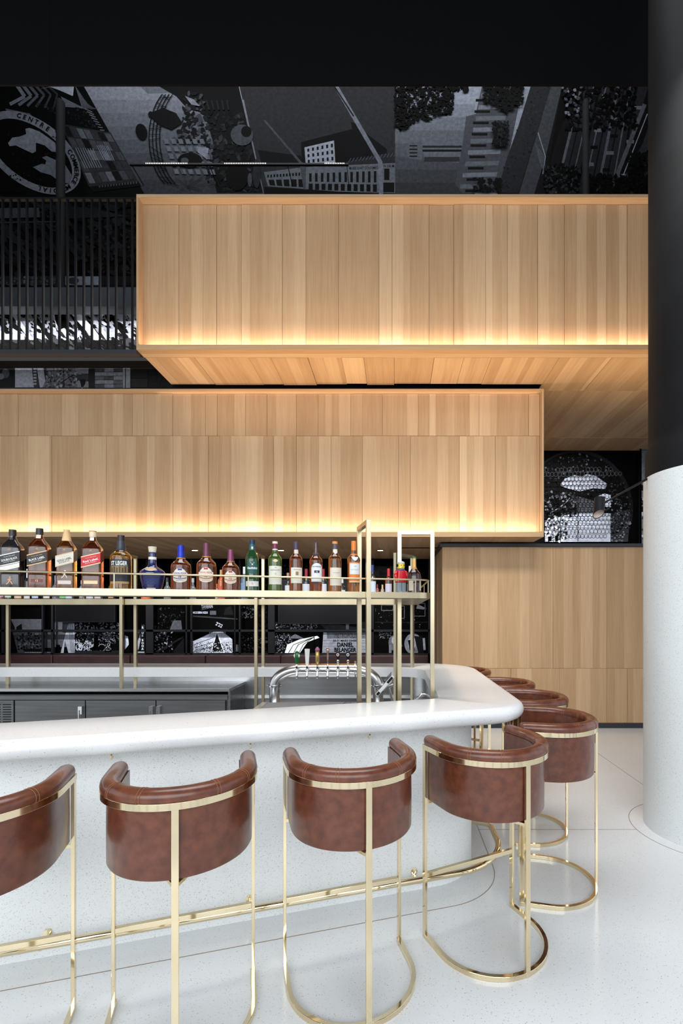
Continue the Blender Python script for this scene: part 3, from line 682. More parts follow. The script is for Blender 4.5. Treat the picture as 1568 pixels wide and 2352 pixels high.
a.rect(632, 1452, 735, 1500, 34); a.scatter(632, 1455, 672, 1500, 150, (1, 3), (20, 120, 70, 150)); a.poly([(656, 1500), (662, 1480), (690, 1468), (730, 1460), (735, 1464), (708, 1474), (690, 1500)], 185); a.poly([(665, 1466), (680, 1455), (700, 1466)], 120)
for i in range(3): a.line([(664+i*12, 1500), (676+i*11, 1480), (722, 1463)], 1.4, 26)
a.rect(722, 1450, 724, 1490, 14); a.poly([(744, 1452), (842, 1452), (842, 1503), (741, 1503)], 150)
a.rect(752, 1452, 842, 1466, 120); a.text('METROPOLIS', 795, 1459, 11, 44, 0, wid=50, bold=-0.01)
for i in range(5): a.line([(744, 1470+i*7), (842, 1470+i*7)], 0.6, 110)
a.text('30-31 MARS 20H00', 793, 1471, 5.2, 14, 0, wid=54, bold=0.03); a.text('DANIEL', 794, 1480, 9.5, 10, 0, wid=37, bold=0.045); a.text('BELANGER', 794, 1491.5, 9.5, 10, 0, wid=50, bold=0.045); a.text('DALMA', 795, 1501, 4.5, 16, 0, wid=22, bold=0.03)
a.rect(858, 1390, 985, 1446, 26)
for x0, y0, x1, y1 in ((876, 1390, 903, 1402), (948, 1386, 975, 1415), (920, 1392, 928, 1420)): a.line([(x0, y0), (x1, y0), (x1, y1), (x0, y1), (x0, y0)], 1.6, 110)
a.scatter(862, 1395, 984, 1446, 30, (0.8, 2.2), (110, 140, 60)); a.poly([(958, 1388), (975, 1396), (972, 1400), (955, 1398)], 120); a.rect(862, 1428, 984, 1430, 60)
a.rect(858, 1452, 985, 1500, 34); a.scatter(870, 1450, 900, 1466, 40, (0.8, 2), (140, 90))
a.ell(903, 1476, 11, 17, 120); a.rect(893, 1480, 899, 1500, 130); a.ell(905, 1470, 6, 9, 150); a.line([(918, 1464), (922, 1484)], 3, 120); a.ell(948, 1478, 20, 24, 135); a.ell(945, 1476, 9, 15, 160); a.poly([(936, 1470), (948, 1468), (952, 1494), (940, 1492)], 44); a.poly([(950, 1460), (970, 1462), (972, 1500), (960, 1500)], 60); a.line([(972, 1465), (974, 1492)], 5, 150)
a.poly([(853, 1306), (857, 1300), (925, 1304), (925, 1326), (853, 1326)], 60); a.text('Bertin', 890, 1318, 10, 10, -0.05, wid=36, bold=0.02)
a.scatter(130, 1290, 260, 1330, 60, (1, 4), (50, 70, 30)); a.scatter(600, 1300, 740, 1345, 50, (1.5, 5), (60, 40, 80)); a.scatter(310, 1295, 400, 1345, 40, (3, 8), (30, 44, 24), asp=0.6); a.scatter(930, 1300, 985, 1345, 12, (4, 9), (34, 24))
a.done('wall_photograph', 'long black-and-white photo collage with concert marquee, on the alcove wall above the banquette')
# steel grid in front of the alcove collage
gf = tag(empty('steel_grid'), 'black steel grid of bars over the alcove photo collage', 'grid frame')
GZ = MZ-0.12
def gbar(n, x0, y0, x1, y1): obj(n, bx(X_at(x0, GZ), X_at(x1, GZ), GZ-0.02, GZ+0.02, Z_at(y1, GZ), Z_at(y0, GZ)), M['blackmetal'], gf)
for y0, y1 in ((1446, 1451), (1500, 1505)): gbar('crossbar', -150, y0, 986, y1)
for x0, x1 in ((-30, -25), (5, 12), (97, 101), (119, 124), (276, 285), (336, 353), (427, 430), (438, 442), (539, 541), (549, 553), (616, 631), (849, 858), (983, 987)): gbar('upright', x0, 1286, x1, 1505)
for i, (x0, x1, y1, t) in enumerate(((133, 270, 1429, 'dark television screen hanging over the alcove collage, left of the tall post pair'), (641, 822, 1433, 'dark television screen above the marquee print, behind the beer taps'))):
    tv = tag(empty('television', (X_at((x0+x1)/2, GZ), GZ-0.06, Z_at(y1, GZ-0.06))), t, 'television')
    w = X_at(x1, GZ)-X_at(x0, GZ)
    obj('casing', bx(-w/2, w/2, -0.02, 0.03, 0, w*0.56), M['blackmetal'], tv)
    obj('wall_mount', bx(-0.1, 0.1, 0.03, 0.17, w*0.2, w*0.35), M['blackmetal'], tv)
    obj('screen', bx(-w/2+0.015, w/2-0.015, -0.023, -0.019, 0.015, w*0.56-0.015), mat('screen_glass', (0.004, 0.004, 0.005), 0.25, spec=0.15), tv)
# banquette
bq = None
BZ = 8.45; qx = [-7.9, -7.0, X_at(120, BZ), X_at(298, BZ), X_at(471, BZ), X_at(644, BZ), 0.6]
bt = tag(empty('banquette'), 'long oxblood leather banquette below the photo collage, behind the bar', 'banquette')
for x0, x1 in zip(qx, qx[1:]):
    obj('back_cushion', bx(x0+0.004, x1-0.004, BZ, BZ+0.16, 0.46, Z_at(1505, BZ)), M['oxblood'], bt, bevel=0.02)
    obj('seat_cushion', bx(x0+0.004, x1-0.004, BZ-0.5, BZ, 0.32, 0.46), M['oxblood'], bt, bevel=0.02)
obj('plinth', bx(qx[0], qx[-1], BZ-0.46, BZ+0.16, 0, 0.32), M['black'], bt)

# ---------------------------------------------------------------- mezzanine steel, posts, railing
bmz = 8.3
be = tag(empty('steel_beam'), 'dark grey steel beam crossing behind the railing bars', 'beam')
obj('web', bx(-8.4, 0.5, bmz+0.02, bmz+0.2, Z_at(705, bmz), Z_at(658, bmz)), M['anthra'], be)
obj('flange', bx(-8.4, 0.5, bmz-0.03, bmz+0.2, Z_at(706, bmz), Z_at(700, bmz)), M['anthra'], be)
ld = obj('ledge_beam', bx(-8.4, 0.5, 8.45, 8.7, Z_at(829, 8.45), Z_at(821, 8.45)), M['black_matte']); tag(ld, 'thin black ledge beam just above the crumbling wall photo', 'beam')
for x0, x1, y0, y1, t in ((130, 148, 232, 657, 'thin round black post standing on the steel beam, left'), (1337, 1352, 232, 444, 'thin round black post in front of the street photo, right')):
    zc = 8.4; xa, xb = X_at(x0, zc), X_at(x1, zc); zb = Z_at(658, bmz) if x0 < 200 else 4.545
    bm = bmesh.new(); lathe(bm, [((xb-xa)/2, zb), ((xb-xa)/2, Z_at(y0+4, zc)), ((xb-xa)*0.4, Z_at(y0, zc))], 24, ((xa+xb)/2, zc, 0))
    tag(obj('black_post', bm, M['black_matte'], auto=0.6), t, 'post', 'thin black posts')
lf = tag(empty('linear_light'), 'thin black linear light with rows of bright beads across the upper wall', 'light')  # reflection in the mural, modelled as a bar with glowing dots
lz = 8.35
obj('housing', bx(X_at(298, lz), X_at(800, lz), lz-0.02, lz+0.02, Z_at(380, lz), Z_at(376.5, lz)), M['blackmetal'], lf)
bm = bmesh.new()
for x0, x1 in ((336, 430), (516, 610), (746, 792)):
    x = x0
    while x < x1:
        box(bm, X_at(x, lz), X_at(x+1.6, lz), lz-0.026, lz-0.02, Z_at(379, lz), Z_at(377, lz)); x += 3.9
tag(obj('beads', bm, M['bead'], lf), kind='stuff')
for px_ in (302, 480, 660, 796): obj('wall_bracket', bx(X_at(px_, lz)-0.005, X_at(px_, lz)+0.005, lz+0.02, MZ, Z_at(379, lz), Z_at(377, lz)), M['blackmetal'], lf)  # brackets made up to hold the reflection bar
rl = tag(empty('railing'), 'black balcony railing of thin vertical bars left of the upper oak box', 'railing')
RZ = 5.42
obj('top_rail', bx(-6.5, b1l-0.003, RZ-0.02, RZ+0.02, Z_at(460, RZ), Z_at(456, RZ)), M['blackmetal'], rl)
obj('bottom_rail', bx(-6.5, b1l-0.003, RZ-0.03, RZ+0.05, Z_at(815, RZ), Z_at(806, RZ)), M['anthra'], rl)
x = 304.0; first = None
while x > -110:
    xa = X_at(x, RZ)
    if first is None:
        first = obj('bar', bx(-0.009, 0.009, -0.012, 0.012, Z_at(807, RZ), Z_at(459, RZ)), M['blackmetal'], rl); o = first
    else: o = first.copy(); C.objects.link(o); o.parent = rl
    o.location = (xa, RZ, 0); x -= 18.6

# ---------------------------------------------------------------- bar
CT, CH = 1.07, 0.09
outer = loop_path(2.45, 0.31, 0.78, 5.0, 0.36, 0.5)
inner = loop_path(2.875, 0.305, 0.28, 4.6, 0.10, 0.22)
bar_o = tag(empty('bar_counter'), 'large white terrazzo bar with bullnose top wrapping round to the right', 'bar counter')
bm = bmesh.new(); no = normals2d(outer); rings = []; r_ = CH/2
for i, (o_, i_) in enumerate(zip(outer, inner)):
    n = no[i]; ring = [(i_.x, i_.y, CT-CH), (i_.x, i_.y, CT-0.006), (i_.x+(o_.x-i_.x)*0.015, i_.y+(o_.y-i_.y)*0.015, CT)]
    for k in range(11):
        t = PI/2-PI*k/10; q_ = r_*(1-math.cos(t))
        ring.append((o_.x-n.x*q_, o_.y-n.y*q_, CT-r_+r_*math.sin(t)))
    rings.append([bm.verts.new(p) for p in ring])
for p, q_ in zip(rings, rings[1:]):
    m_ = len(p)
    for k in range(m_): bm.faces.new([p[k], p[(k+1) % m_], q_[(k+1) % m_], q_[k]])
bm.faces.new(rings[0][::-1]); bm.faces.new(rings[-1])
obj('countertop', bm, M['terrazzo_top'], bar_o, auto=0.7)
base = loop_path(2.74, 0.31, 0.50, 4.95, 0.36, 0.4)
bm = bmesh.new(); sweep(bm, base, rectsec(-0.08, 0, 0, CT-CH))
obj('base_wall', bm, M['terrazzo_base'], bar_o, auto=0.6)
clad = loop_path(2.86, 0.31, 0.385, 4.85, 0.28, 0.3)
bm = bmesh.new(); sweep(bm, clad, rectsec(-0.012, 0, 0, CT-CH-0.001))
obj('steel_lining', bm, M['steel'], bar_o, auto=0.6)
bm = bmesh.new(); sweep(bm, clad, [(-0.10, 0.74), (-0.012, 0.74), (-0.012, 0.765), (-0.10, 0.75)])
obj('steel_ledge', bm, M['steel'], bar_o, auto=0.6)
# foot rail
fr = tag(empty('foot_rail'), 'polished brass tube foot rail running along the bar base', 'foot rail')
rp_ = fillet([(-4.6, 2.60-0.31*4.6), (0.66, 2.60+0.31*0.66), (0.66, 3.33), (0.50, 3.40)], (0.42, 0.08), 16)
bm = bmesh.new(); tube(bm, [(p.x, p.y, 0.135) for p in rp_], 0.0185, 16); obj('tube', bm, M['brass'], fr, smooth=True)
for px_ in (-340, 110, 573, 950):
    k = (px_-CX)/F; z_ = 2.74/(1-0.31*k); x_ = k*z_; nx, ny = math.sin(0.3006), -math.cos(0.3006)
    bm = bmesh.new()
    for dz in (0.022, -0.022):
        tube(bm, [(x_, z_, 0.088+dz), (x_+nx*0.008, z_+ny*0.008, 0.088+dz)], 0.019, 16)
    bar(bm, (x_+nx*0.004, z_+ny*0.004, 0.05), (x_+nx*0.004, z_+ny*0.004, 0.13), 0.02, 0.008)
    tube(bm, [(x_+nx*0.004, z_+ny*0.004, 0.088), (x_+nx*0.09, z_+ny*0.09, 0.092), (x_+nx*0.125, z_+ny*0.125, 0.118)], 0.008, 10)
    obj('bracket', bm, M['brass'], fr)
# bag hooks under the counter
for i, (px_, t) in enumerate(((260, 'behind the second stool'), (575, 'between the second and third stools'), (845, 'above the third stool'), (1070, 'near the rounded bar corner'))):
    k = (px_-CX)/F; z_ = 2.735/(1-0.31*k); x_ = k*z_
    if px_ > 1000: x_, z_ = 0.415, 2.955
    h = empty('bag_hook', (x_, z_, 0.915), 0.3)
    bm = bmesh.new(); lathe(bm, [(0.011, 0), (0.011, 0.006)], 14); 
    for v in bm.verts: v.co = Vector((v.co.x, -v.co.z, v.co.y+0.03))
    obj('plate', bm, M['brass'], h)
    bm = bmesh.new(); tube(bm, [(0, -0.004, 0.03), (0, -0.03, 0.03), (0, -0.038, 0.022), (0, -0.04, 0.0), (0, -0.03, -0.012), (0, -0.018, -0.006)], 0.005, 8); obj('hook', bm, M['brass'], h, smooth=True)
    tag(h, 'small brass bag hook under the counter, '+t, 'hook', 'bag hooks under the bar top')

# rear steel work station with fridge
ws = tag(empty('steel_work_counter'), 'stainless steel work counter at the back of the bar, above the fridge', 'work counter')
SX = X_at(527, 4.40)
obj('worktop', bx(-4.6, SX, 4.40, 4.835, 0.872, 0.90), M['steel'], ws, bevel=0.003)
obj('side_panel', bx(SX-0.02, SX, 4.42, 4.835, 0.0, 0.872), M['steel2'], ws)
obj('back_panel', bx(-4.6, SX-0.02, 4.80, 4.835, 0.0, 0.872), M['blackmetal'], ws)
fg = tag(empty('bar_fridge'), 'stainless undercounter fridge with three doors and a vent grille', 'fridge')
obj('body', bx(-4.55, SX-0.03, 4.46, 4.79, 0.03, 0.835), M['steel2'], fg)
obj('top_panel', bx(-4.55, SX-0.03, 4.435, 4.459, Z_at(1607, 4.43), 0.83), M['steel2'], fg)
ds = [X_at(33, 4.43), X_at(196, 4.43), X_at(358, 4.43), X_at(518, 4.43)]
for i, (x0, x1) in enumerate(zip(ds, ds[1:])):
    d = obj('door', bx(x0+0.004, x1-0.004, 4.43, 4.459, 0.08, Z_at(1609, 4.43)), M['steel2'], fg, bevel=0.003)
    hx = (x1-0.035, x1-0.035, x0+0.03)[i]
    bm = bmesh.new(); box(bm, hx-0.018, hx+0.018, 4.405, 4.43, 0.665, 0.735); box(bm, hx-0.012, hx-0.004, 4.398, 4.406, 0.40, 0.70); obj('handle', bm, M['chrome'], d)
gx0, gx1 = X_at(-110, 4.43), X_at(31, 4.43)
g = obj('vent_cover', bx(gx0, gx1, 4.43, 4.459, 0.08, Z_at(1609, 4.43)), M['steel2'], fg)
bm = bmesh.new()
for r0 in range(9):
    for x_ in (X_at(7, 4.43), X_at(-17, 4.43), X_at(-41, 4.43)): box(bm, x_, x_+0.072, 4.426, 4.431, 0.745-r0*0.0225, 0.752-r0*0.0225)
obj('vent_slots', bm, M['blackmetal'], g)
# front work shelf inside the bar and mat
us = tag(empty('under_bar_shelf'), 'stainless ledge just inside the front counter, below the beer taps', 'steel ledge')
bm = bmesh.new()
def slab(bm, pts, z0, z1):
    a_ = [bm.verts.new((x_, y_, z0)) for x_, y_ in pts]; b_ = [bm.verts.new((x_, y_, z1)) for x_, y_ in pts]; n = len(pts)
    bm.faces.new(a_[::-1]); bm.faces.new(b_)
    for k in range(n): bm.faces.new([a_[k], a_[(k+1) % n], b_[(k+1) % n], b_[k]])
slab(bm, [(-1.02, 2.62), (0.36, 3.03), (0.36, 3.75), (-1.02, 3.75)], 0.88, 0.90); obj('top', bm, M['steel'], us)
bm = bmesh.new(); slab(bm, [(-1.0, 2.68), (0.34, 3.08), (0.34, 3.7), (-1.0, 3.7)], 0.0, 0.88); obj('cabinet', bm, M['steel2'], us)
mt_ = empty('bar_mat'); bm = bmesh.new(); slab(bm, [(-0.86, 2.98), (-0.33, 3.10), (-0.29, 3.30), (-0.86, 3.27)], 0.90, 0.985); obj('block', bm, mat('grey_rubber', (0.16, 0.155, 0.17), 0.6), mt_, bevel=0.006)
bm = bmesh.new(); slab(bm, [(-0.84, 3.0), (-0.36, 3.11), (-0.33, 3.27), (-0.84, 3.25)], 0.985, 0.990); obj('drip_surface', bm, mat('grey_rubber_ribs', (0.20, 0.195, 0.21), 0.6), mt_)
tag(mt_, 'flat grey rubber mat block under the beer tap arch', 'bar mat')

# beer tower
bt_ = tag(empty('beer_tower'), 'arched stainless beer tower pipe with six tap handles', 'beer tower')
TZ = 3.6; xl_, xr_ = X_at(630, TZ), X_at(868, TZ); zt = Z_at(1537, TZ); zf = Z_at(1575, TZ); er = 0.20; eh = zt-zf
path = [(xl_, TZ, 0.90), (xl_, TZ, zf)]+[(xl_+er*(1-math.cos(t)), TZ, zf+eh*math.sin(t)) for t in [PI/2*k/12 for k in range(1, 13)]]
path += [(xr_-er*(1-math.cos(t)), TZ, zf+eh*math.sin(t)) for t in [PI/2*k/12 for k in range(12, 0, -1)]]+[(xr_, TZ, zf), (xr_, TZ, 0.90)]
bm = bmesh.new(); tube(bm, path, 0.038, 20); obj('pipe', bm, M['steel'], bt_, smooth=True)
bm = bmesh.new()
for xx in (xl_, xr_): tube(bm, [(xx, TZ, zf-0.006), (xx, TZ, zf+0.006)], 0.047, 20); tube(bm, [(xx-0.06, TZ, zf), (xx+0.06, TZ, zf)], 0.006, 8)
for xx in (xl_+0.17, xr_-0.17): tube(bm, [(xx-0.005, TZ, zt), (xx+0.005, TZ, zt)], 0.044, 20); tube(bm, [(xx, TZ, zt-0.056), (xx, TZ, zt+0.062)], 0.006, 8)
obj('flanges', bm, M['chrome'], bt_)
bm = bmesh.new(); box(bm, xl_+0.17, xr_-0.17, TZ-0.012, TZ+0.012, zt+0.037, zt+0.042); obj('copper_strip', bm, mat('copper', (0.7, 0.35, 0.16), 0.25, 1.0), bt_)
hcol = {'green': mat('green_handle', (0.0, 0.10, 0.02), 0.25, coat=0.5), 'white': mat('white_handle', (0.8, 0.8, 0.78), 0.35), 'gold': mat('gold_handle', (0.55, 0.38, 0.12), 0.3, 0.7),
        'purple': mat('purple_cap', (0.30, 0.10, 0.22), 0.4), 'copper': mat('copper_handle', (0.40, 0.28, 0.24), 0.25, 0.8), 'blackh': mat('black_handle', (0.008, 0.008, 0.009), 0.25)}
def sp_tap(i, x_):
    yt = TZ-0.045
    t = obj('tap', bmesh.new(), M['chrome'], bt_); me = t.data; bm = bmesh.new()
    tube(bm, [(x_, TZ-0.03, zt), (x_, yt-0.04, zt)], 0.012, 12); tube(bm, [(x_, yt-0.03, zt+0.045), (x_, yt-0.03, zt-0.01), (x_, yt-0.045, zt-0.035), (x_, yt-0.048, zt-0.055)], [0.006, 0.011, 0.009, 0.008], 12)
    tube(bm, [(x_-0.014, yt-0.03, zt), (x_+0.014, yt-0.03, zt)], 0.009, 10)
    bm.to_mesh(me); bm.free()
    for p in me.polygons: p.use_smooth = True
    y_ = yt-0.03; zb = zt+0.042
    def part(name, prof, m, flat=1.0, n=20):
        bm = bmesh.new(); lathe(bm, prof, n, (x_, y_, zb))
        for v in bm.verts: v.co.y = y_+(v.co.y-y_)*flat
        return obj(name, bm, m, bt_, smooth=True)
    if i == 0:
        part('tap_handle', [(0.006, 0), (0.012, 0.012), (0.014, 0.035), (0.019, 0.05), (0.020, 0.075), (0.014, 0.092), (0.004, 0.10)], hcol['green'], 0.6)
        for s in (-1, 1):
            bm = bmesh.new(); lathe(bm, [(0.001, -0.014), (0.006, 0), (0.001, 0.014)], 10, (x_+s*0.017, y_-0.008, zb+0.065)); obj('shamrock_badge', bm, hcol['white'], bt_, smooth=True)
    elif i == 1:
        bm = bmesh.new(); tube(bm, [(x_, y_, zb-0.002), (x_, y_, zb+0.115)], [0.012, 0.02], 4, sq=(1, 0.6)); 
        o = obj('tap_handle', bm, hcol['white'], bt_, bevel=0.002)
    elif i == 2:
        part('tap_handle', [(0.010, 0), (0.011, 0.02), (0.014, 0.022), (0.0145, 0.095), (0.010, 0.10)], hcol['gold'])
        part('handle_cap', [(0.016, 0.10), (0.018, 0.11), (0.015, 0.116), (0.008, 0.126), (0.002, 0.13)], hcol['purple'])
    elif i == 3:
        part('tap_handle', [(0.004, 0), (0.0055, 0.04), (0.007, 0.08), (0.012, 0.095), (0.0135, 0.108), (0.009, 0.12), (0.002, 0.123)], hcol['copper'], 0.6)
    else:
        part('handle_stem', [(0.006, 0), (0.009, 0.01), (0.006, 0.018), (0.010, 0.026), (0.010, 0.036)], M['chrome'] if i == 4 else M['brass'])
        part('tap_handle', [(0.009, 0.034), (0.012, 0.045), (0.018, 0.068), (0.018, 0.082), (0.012, 0.093), (0.002, 0.096)], hcol['blackh'], 0.55)
        bm = bmesh.new(); tube(bm, [(x_, y_-0.0085, zb+0.073), (x_, y_-0.0115, zb+0.073)], 0.0115, 18, sq=(0.9, 1)); obj('badge', bm, mat('badge', (0.6, 0.6, 0.66) if i == 5 else (0.65, 0.5, 0.52), 0.3), bt_)
        bm = bmesh.new(); tube(bm, [(x_, y_-0.0115, zb+0.073), (x_, y_-0.0122, zb+0.073)], 0.006, 6); obj('badge_emblem', bm, mat('emblem', (0.03, 0.03, 0.12) if i == 5 else (0.4, 0.05, 0.05), 0.3), bt_)
for i, px_ in enumerate((682, 705.5, 729, 752.5, 776, 799)): sp_tap(i, X_at(px_, TZ-0.07))

# tilted screen on its arm
sc = tag(empty('order_screen', P(884, 1572, 3.25)), 'thin white order screen tilted steeply beside the beer tower', 'screen')
sc.rotation_euler = (0, math.radians(-49), 0)
obj('casing', bx(-0.085, 0.085, -0.06, 0.16, -0.011, 0.011), mat('white_plastic', (0.72, 0.74, 0.75), 0.35), sc, bevel=0.003)
obj('display', bx(-0.078, 0.078, -0.05, 0.15, 0.011, 0.013), mat('dark_display', (0.01, 0.01, 0.012), 0.1), sc)
bm = bmesh.new(); box(bm, -0.08, -0.055, -0.063, -0.059, -0.008, 0.008); obj('port_cover', bm, M['blackmetal'], sc); obj('port_cover', bx(0.025, 0.075, -0.063, -0.059, -0.008, 0.008), M['blackmetal'], sc)
bm = bmesh.new(); box(bm, -0.045, 0.045, 0.02, 0.08, -0.024, -0.011); tube(bm, [(-0.0, 0.05, -0.03), (0.03, 0.05, -0.045)], 0.014, 12); obj('mount', bm, M['steel'], sc)
bm = bmesh.new(); tube(bm, [Vector((0.0, 0.05, -0.03)), Vector((-0.105, 0.07, -0.185))], 0.008, 10); obj('arm', bm, M['steel'], sc)

# folded towel and small tap near the right end
cl = bmesh.new()
for i in range(9):
    for j in range(5): pass
bmesh.ops.create_grid(cl, x_segments=22, y_segments=10, size=1)
for v in cl.verts:
    u, w = v.co.x, v.co.y; v.co = Vector((0.15+u*0.10, 3.42+w*0.07, 0.945+0.012*math.sin(u*9+w*3)+0.008*math.sin(w*11+u*4)-0.02*(abs(u)**4)))
bmesh.ops.solidify(cl, geom=cl.faces[:], thickness=0.01)
tag(obj('bar_towel', cl, mat('white_cotton', (0.78, 0.78, 0.76), 0.9), smooth=True), 'crumpled white towel on the ledge between the right brass posts', 'towel')
gt = tag(empty('faucet', (0.27, 3.5, 0.90)), 'small chrome faucet at the right end inside the bar', 'faucet')
bm = bmesh.new(); tube(bm, [(0.0, 0, 0), (0.0, 0, 0.07), (-0.03, 0, 0.10), (-0.07, 0, 0.105), (-0.13, 0, 0.04)], 0.008, 10); obj('spout', bm, M['chrome'], gt, smooth=True)
bm = bmesh.new(); lathe(bm, [(0.02, 0), (0.02, 0.012), (0.012, 0.03)], 16); obj('base', bm, M['chrome'], gt, smooth=True)

# ---------------------------------------------------------------- brass bottle shelf
SZ = 1.717; SH = 0.044; SW = 0.22
sh = tag(empty('bottle_shelf'), 'long brass shelf ring for bottles, raised on tall square posts above the bar', 'shelf')
so = loop_path(2.883, 0.309, 0.222, 4.66, 0.12, 0.12); 
si = [p-n*SW for p, n in zip(so, normals2d(so))]
si = loop_path(2.883+SW/math.cos(0.3), 0.309, 0.002, 4.44, 0.01, 0.01)
bm = bmesh.new(); rings = []
for o_, i_ in zip(so, si):
    dp = 0.035 if i_.y < 4 else 0.052
    rings.append([bm.verts.new((i_.x, i_.y, SZ-dp)), bm.verts.new((i_.x, i_.y, SZ)), bm.verts.new((o_.x, o_.y, SZ)), bm.verts.new((o_.x, o_.y, SZ-dp))])
for p, q_ in zip(rings, rings[1:]):
    for k in range(4): bm.faces.new([p[k], p[(k+1) % 4], q_[(k+1) % 4], q_[k]])
bm.faces.new(rings[0][::-1]); bm.faces.new(rings[-1])
obj('shelf_board', bm, M['satin'], sh, auto=0.5)
rpath = [p-n*0.008 for p, n in zip(so, normals2d(so))]
rpath = [p for p in rpath if p.y < 4.3 and p.x > -4.5 or p.x > 0.1 and p.y < 4.3]
bm = bmesh.new(); tube(bm, [(-4.5, 2.883-0.309*4.5, SZ+0.077)]+[(p.x, p.y, SZ+0.077) for p in rpath if p.x > -4]+[(0.214, 4.2, SZ+0.077)], 0.0052, 8); obj('guard_rail', bm, M['satin'], sh, smooth=True)
for px_ in (-60, 262, 570):
    k = (px_-CX)/F; z_ = 2.888/(1-0.309*k); bm = bmesh.new(); tube(bm, [(k*z_, z_, SZ), (k*z_, z_, SZ+0.077)], 0.0035, 8); obj('rail_pin', bm, M['satin'], sh)
for x_, y_ in ((0.13, 2.93), (0.213, 3.03), (0.213, 3.9), (0.213, 3.45)): bm = bmesh.new(); tube(bm, [(x_, y_, SZ), (x_, y_, SZ+0.077)], 0.0035, 8); obj('rail_pin', bm, M['satin'], sh)
AT = 2.136
def arch(p, q_, zb1, zb2, w=0.027):
    p = Vector(p); q_ = Vector(q_); d = (q_-p).normalized(); bm = bmesh.new(); up = Vector((d.x, d.y, 0))
    for c, zb in ((p, zb1), (q_, zb2)): bar(bm, (c.x, c.y, zb), (c.x, c.y, AT), w, w, up=Vector((d.x, d.y, 0)))
    bar(bm, (p.x+d.x*w/2, p.y+d.y*w/2, AT-w/2), (q_.x-d.x*w/2, q_.y-d.y*w/2, AT-w/2), w, w)
    obj('post_frame', bm, M['satin'], sh, bevel=0.001)
def barv(*a): pass
arch((-0.151, 2.820), (-0.222, 3.06), 0.90, 0.90)
arch((0.035, 3.2), (0.252, 3.2), 0.90, 0.90)
arch((0.012, 4.40), (0.172, 4.60), 0.0, 0.0)
for xx in (-1.262, -2.492, -3.72): arch((xx, 4.42), (xx, 4.66), 0.90 if xx < -1.5 else 0.0, 0.90 if xx < -1.5 else 0.0)

# ---------------------------------------------------------------- bottles
def glass(name, col, trans=0.75, rough=0.04): 
    return mat(name, col, rough, trans=trans, ior=1.38, spec=0.6, coat=0.6)
G = {'amber': glass('amber_whisky', (0.62, 0.22, 0.04), 0.96), 'gold': glass('golden_whisky', (0.80, 0.38, 0.05), 0.96), 'dark': glass('dark_glass', (0.012, 0.011, 0.014), 0.0),
     'red': glass('russet_whisky', (0.55, 0.14, 0.04), 0.96), 'green': glass('green_glass', (0.02, 0.09, 0.03), 0.45), 'lgreen': glass('light_green_glass', (0.10, 0.22, 0.03), 0.7),
     'blue': glass('blue_ceramic', (0.010, 0.018, 0.10), 0.0, 0.12), 'clear': glass('clear_glass', (0.75, 0.82, 0.85), 0.85), 'bluec': glass('pale_blue_glass', (0.25, 0.36, 0.50), 0.6),
     'brown': glass('brown_glass', (0.10, 0.035, 0.01), 0.4), 'rosy': glass('rose_glass', (0.6, 0.15, 0.12), 0.6), 'orange': glass('orange_liqueur', (0.8, 0.16, 0.03), 0.4), 'neckglass': glass('clear_neck', (0.75, 0.62, 0.45), 0.85)}
pm = {}
def paint(c, rough=0.45, metal=0.0):
    k = (c, rough, metal)
    if k not in pm: pm[k] = mat('label_%d_%d_%d' % c, rgb(*c), rough, metal)
    return pm[k]
RZ_B = 0.3006
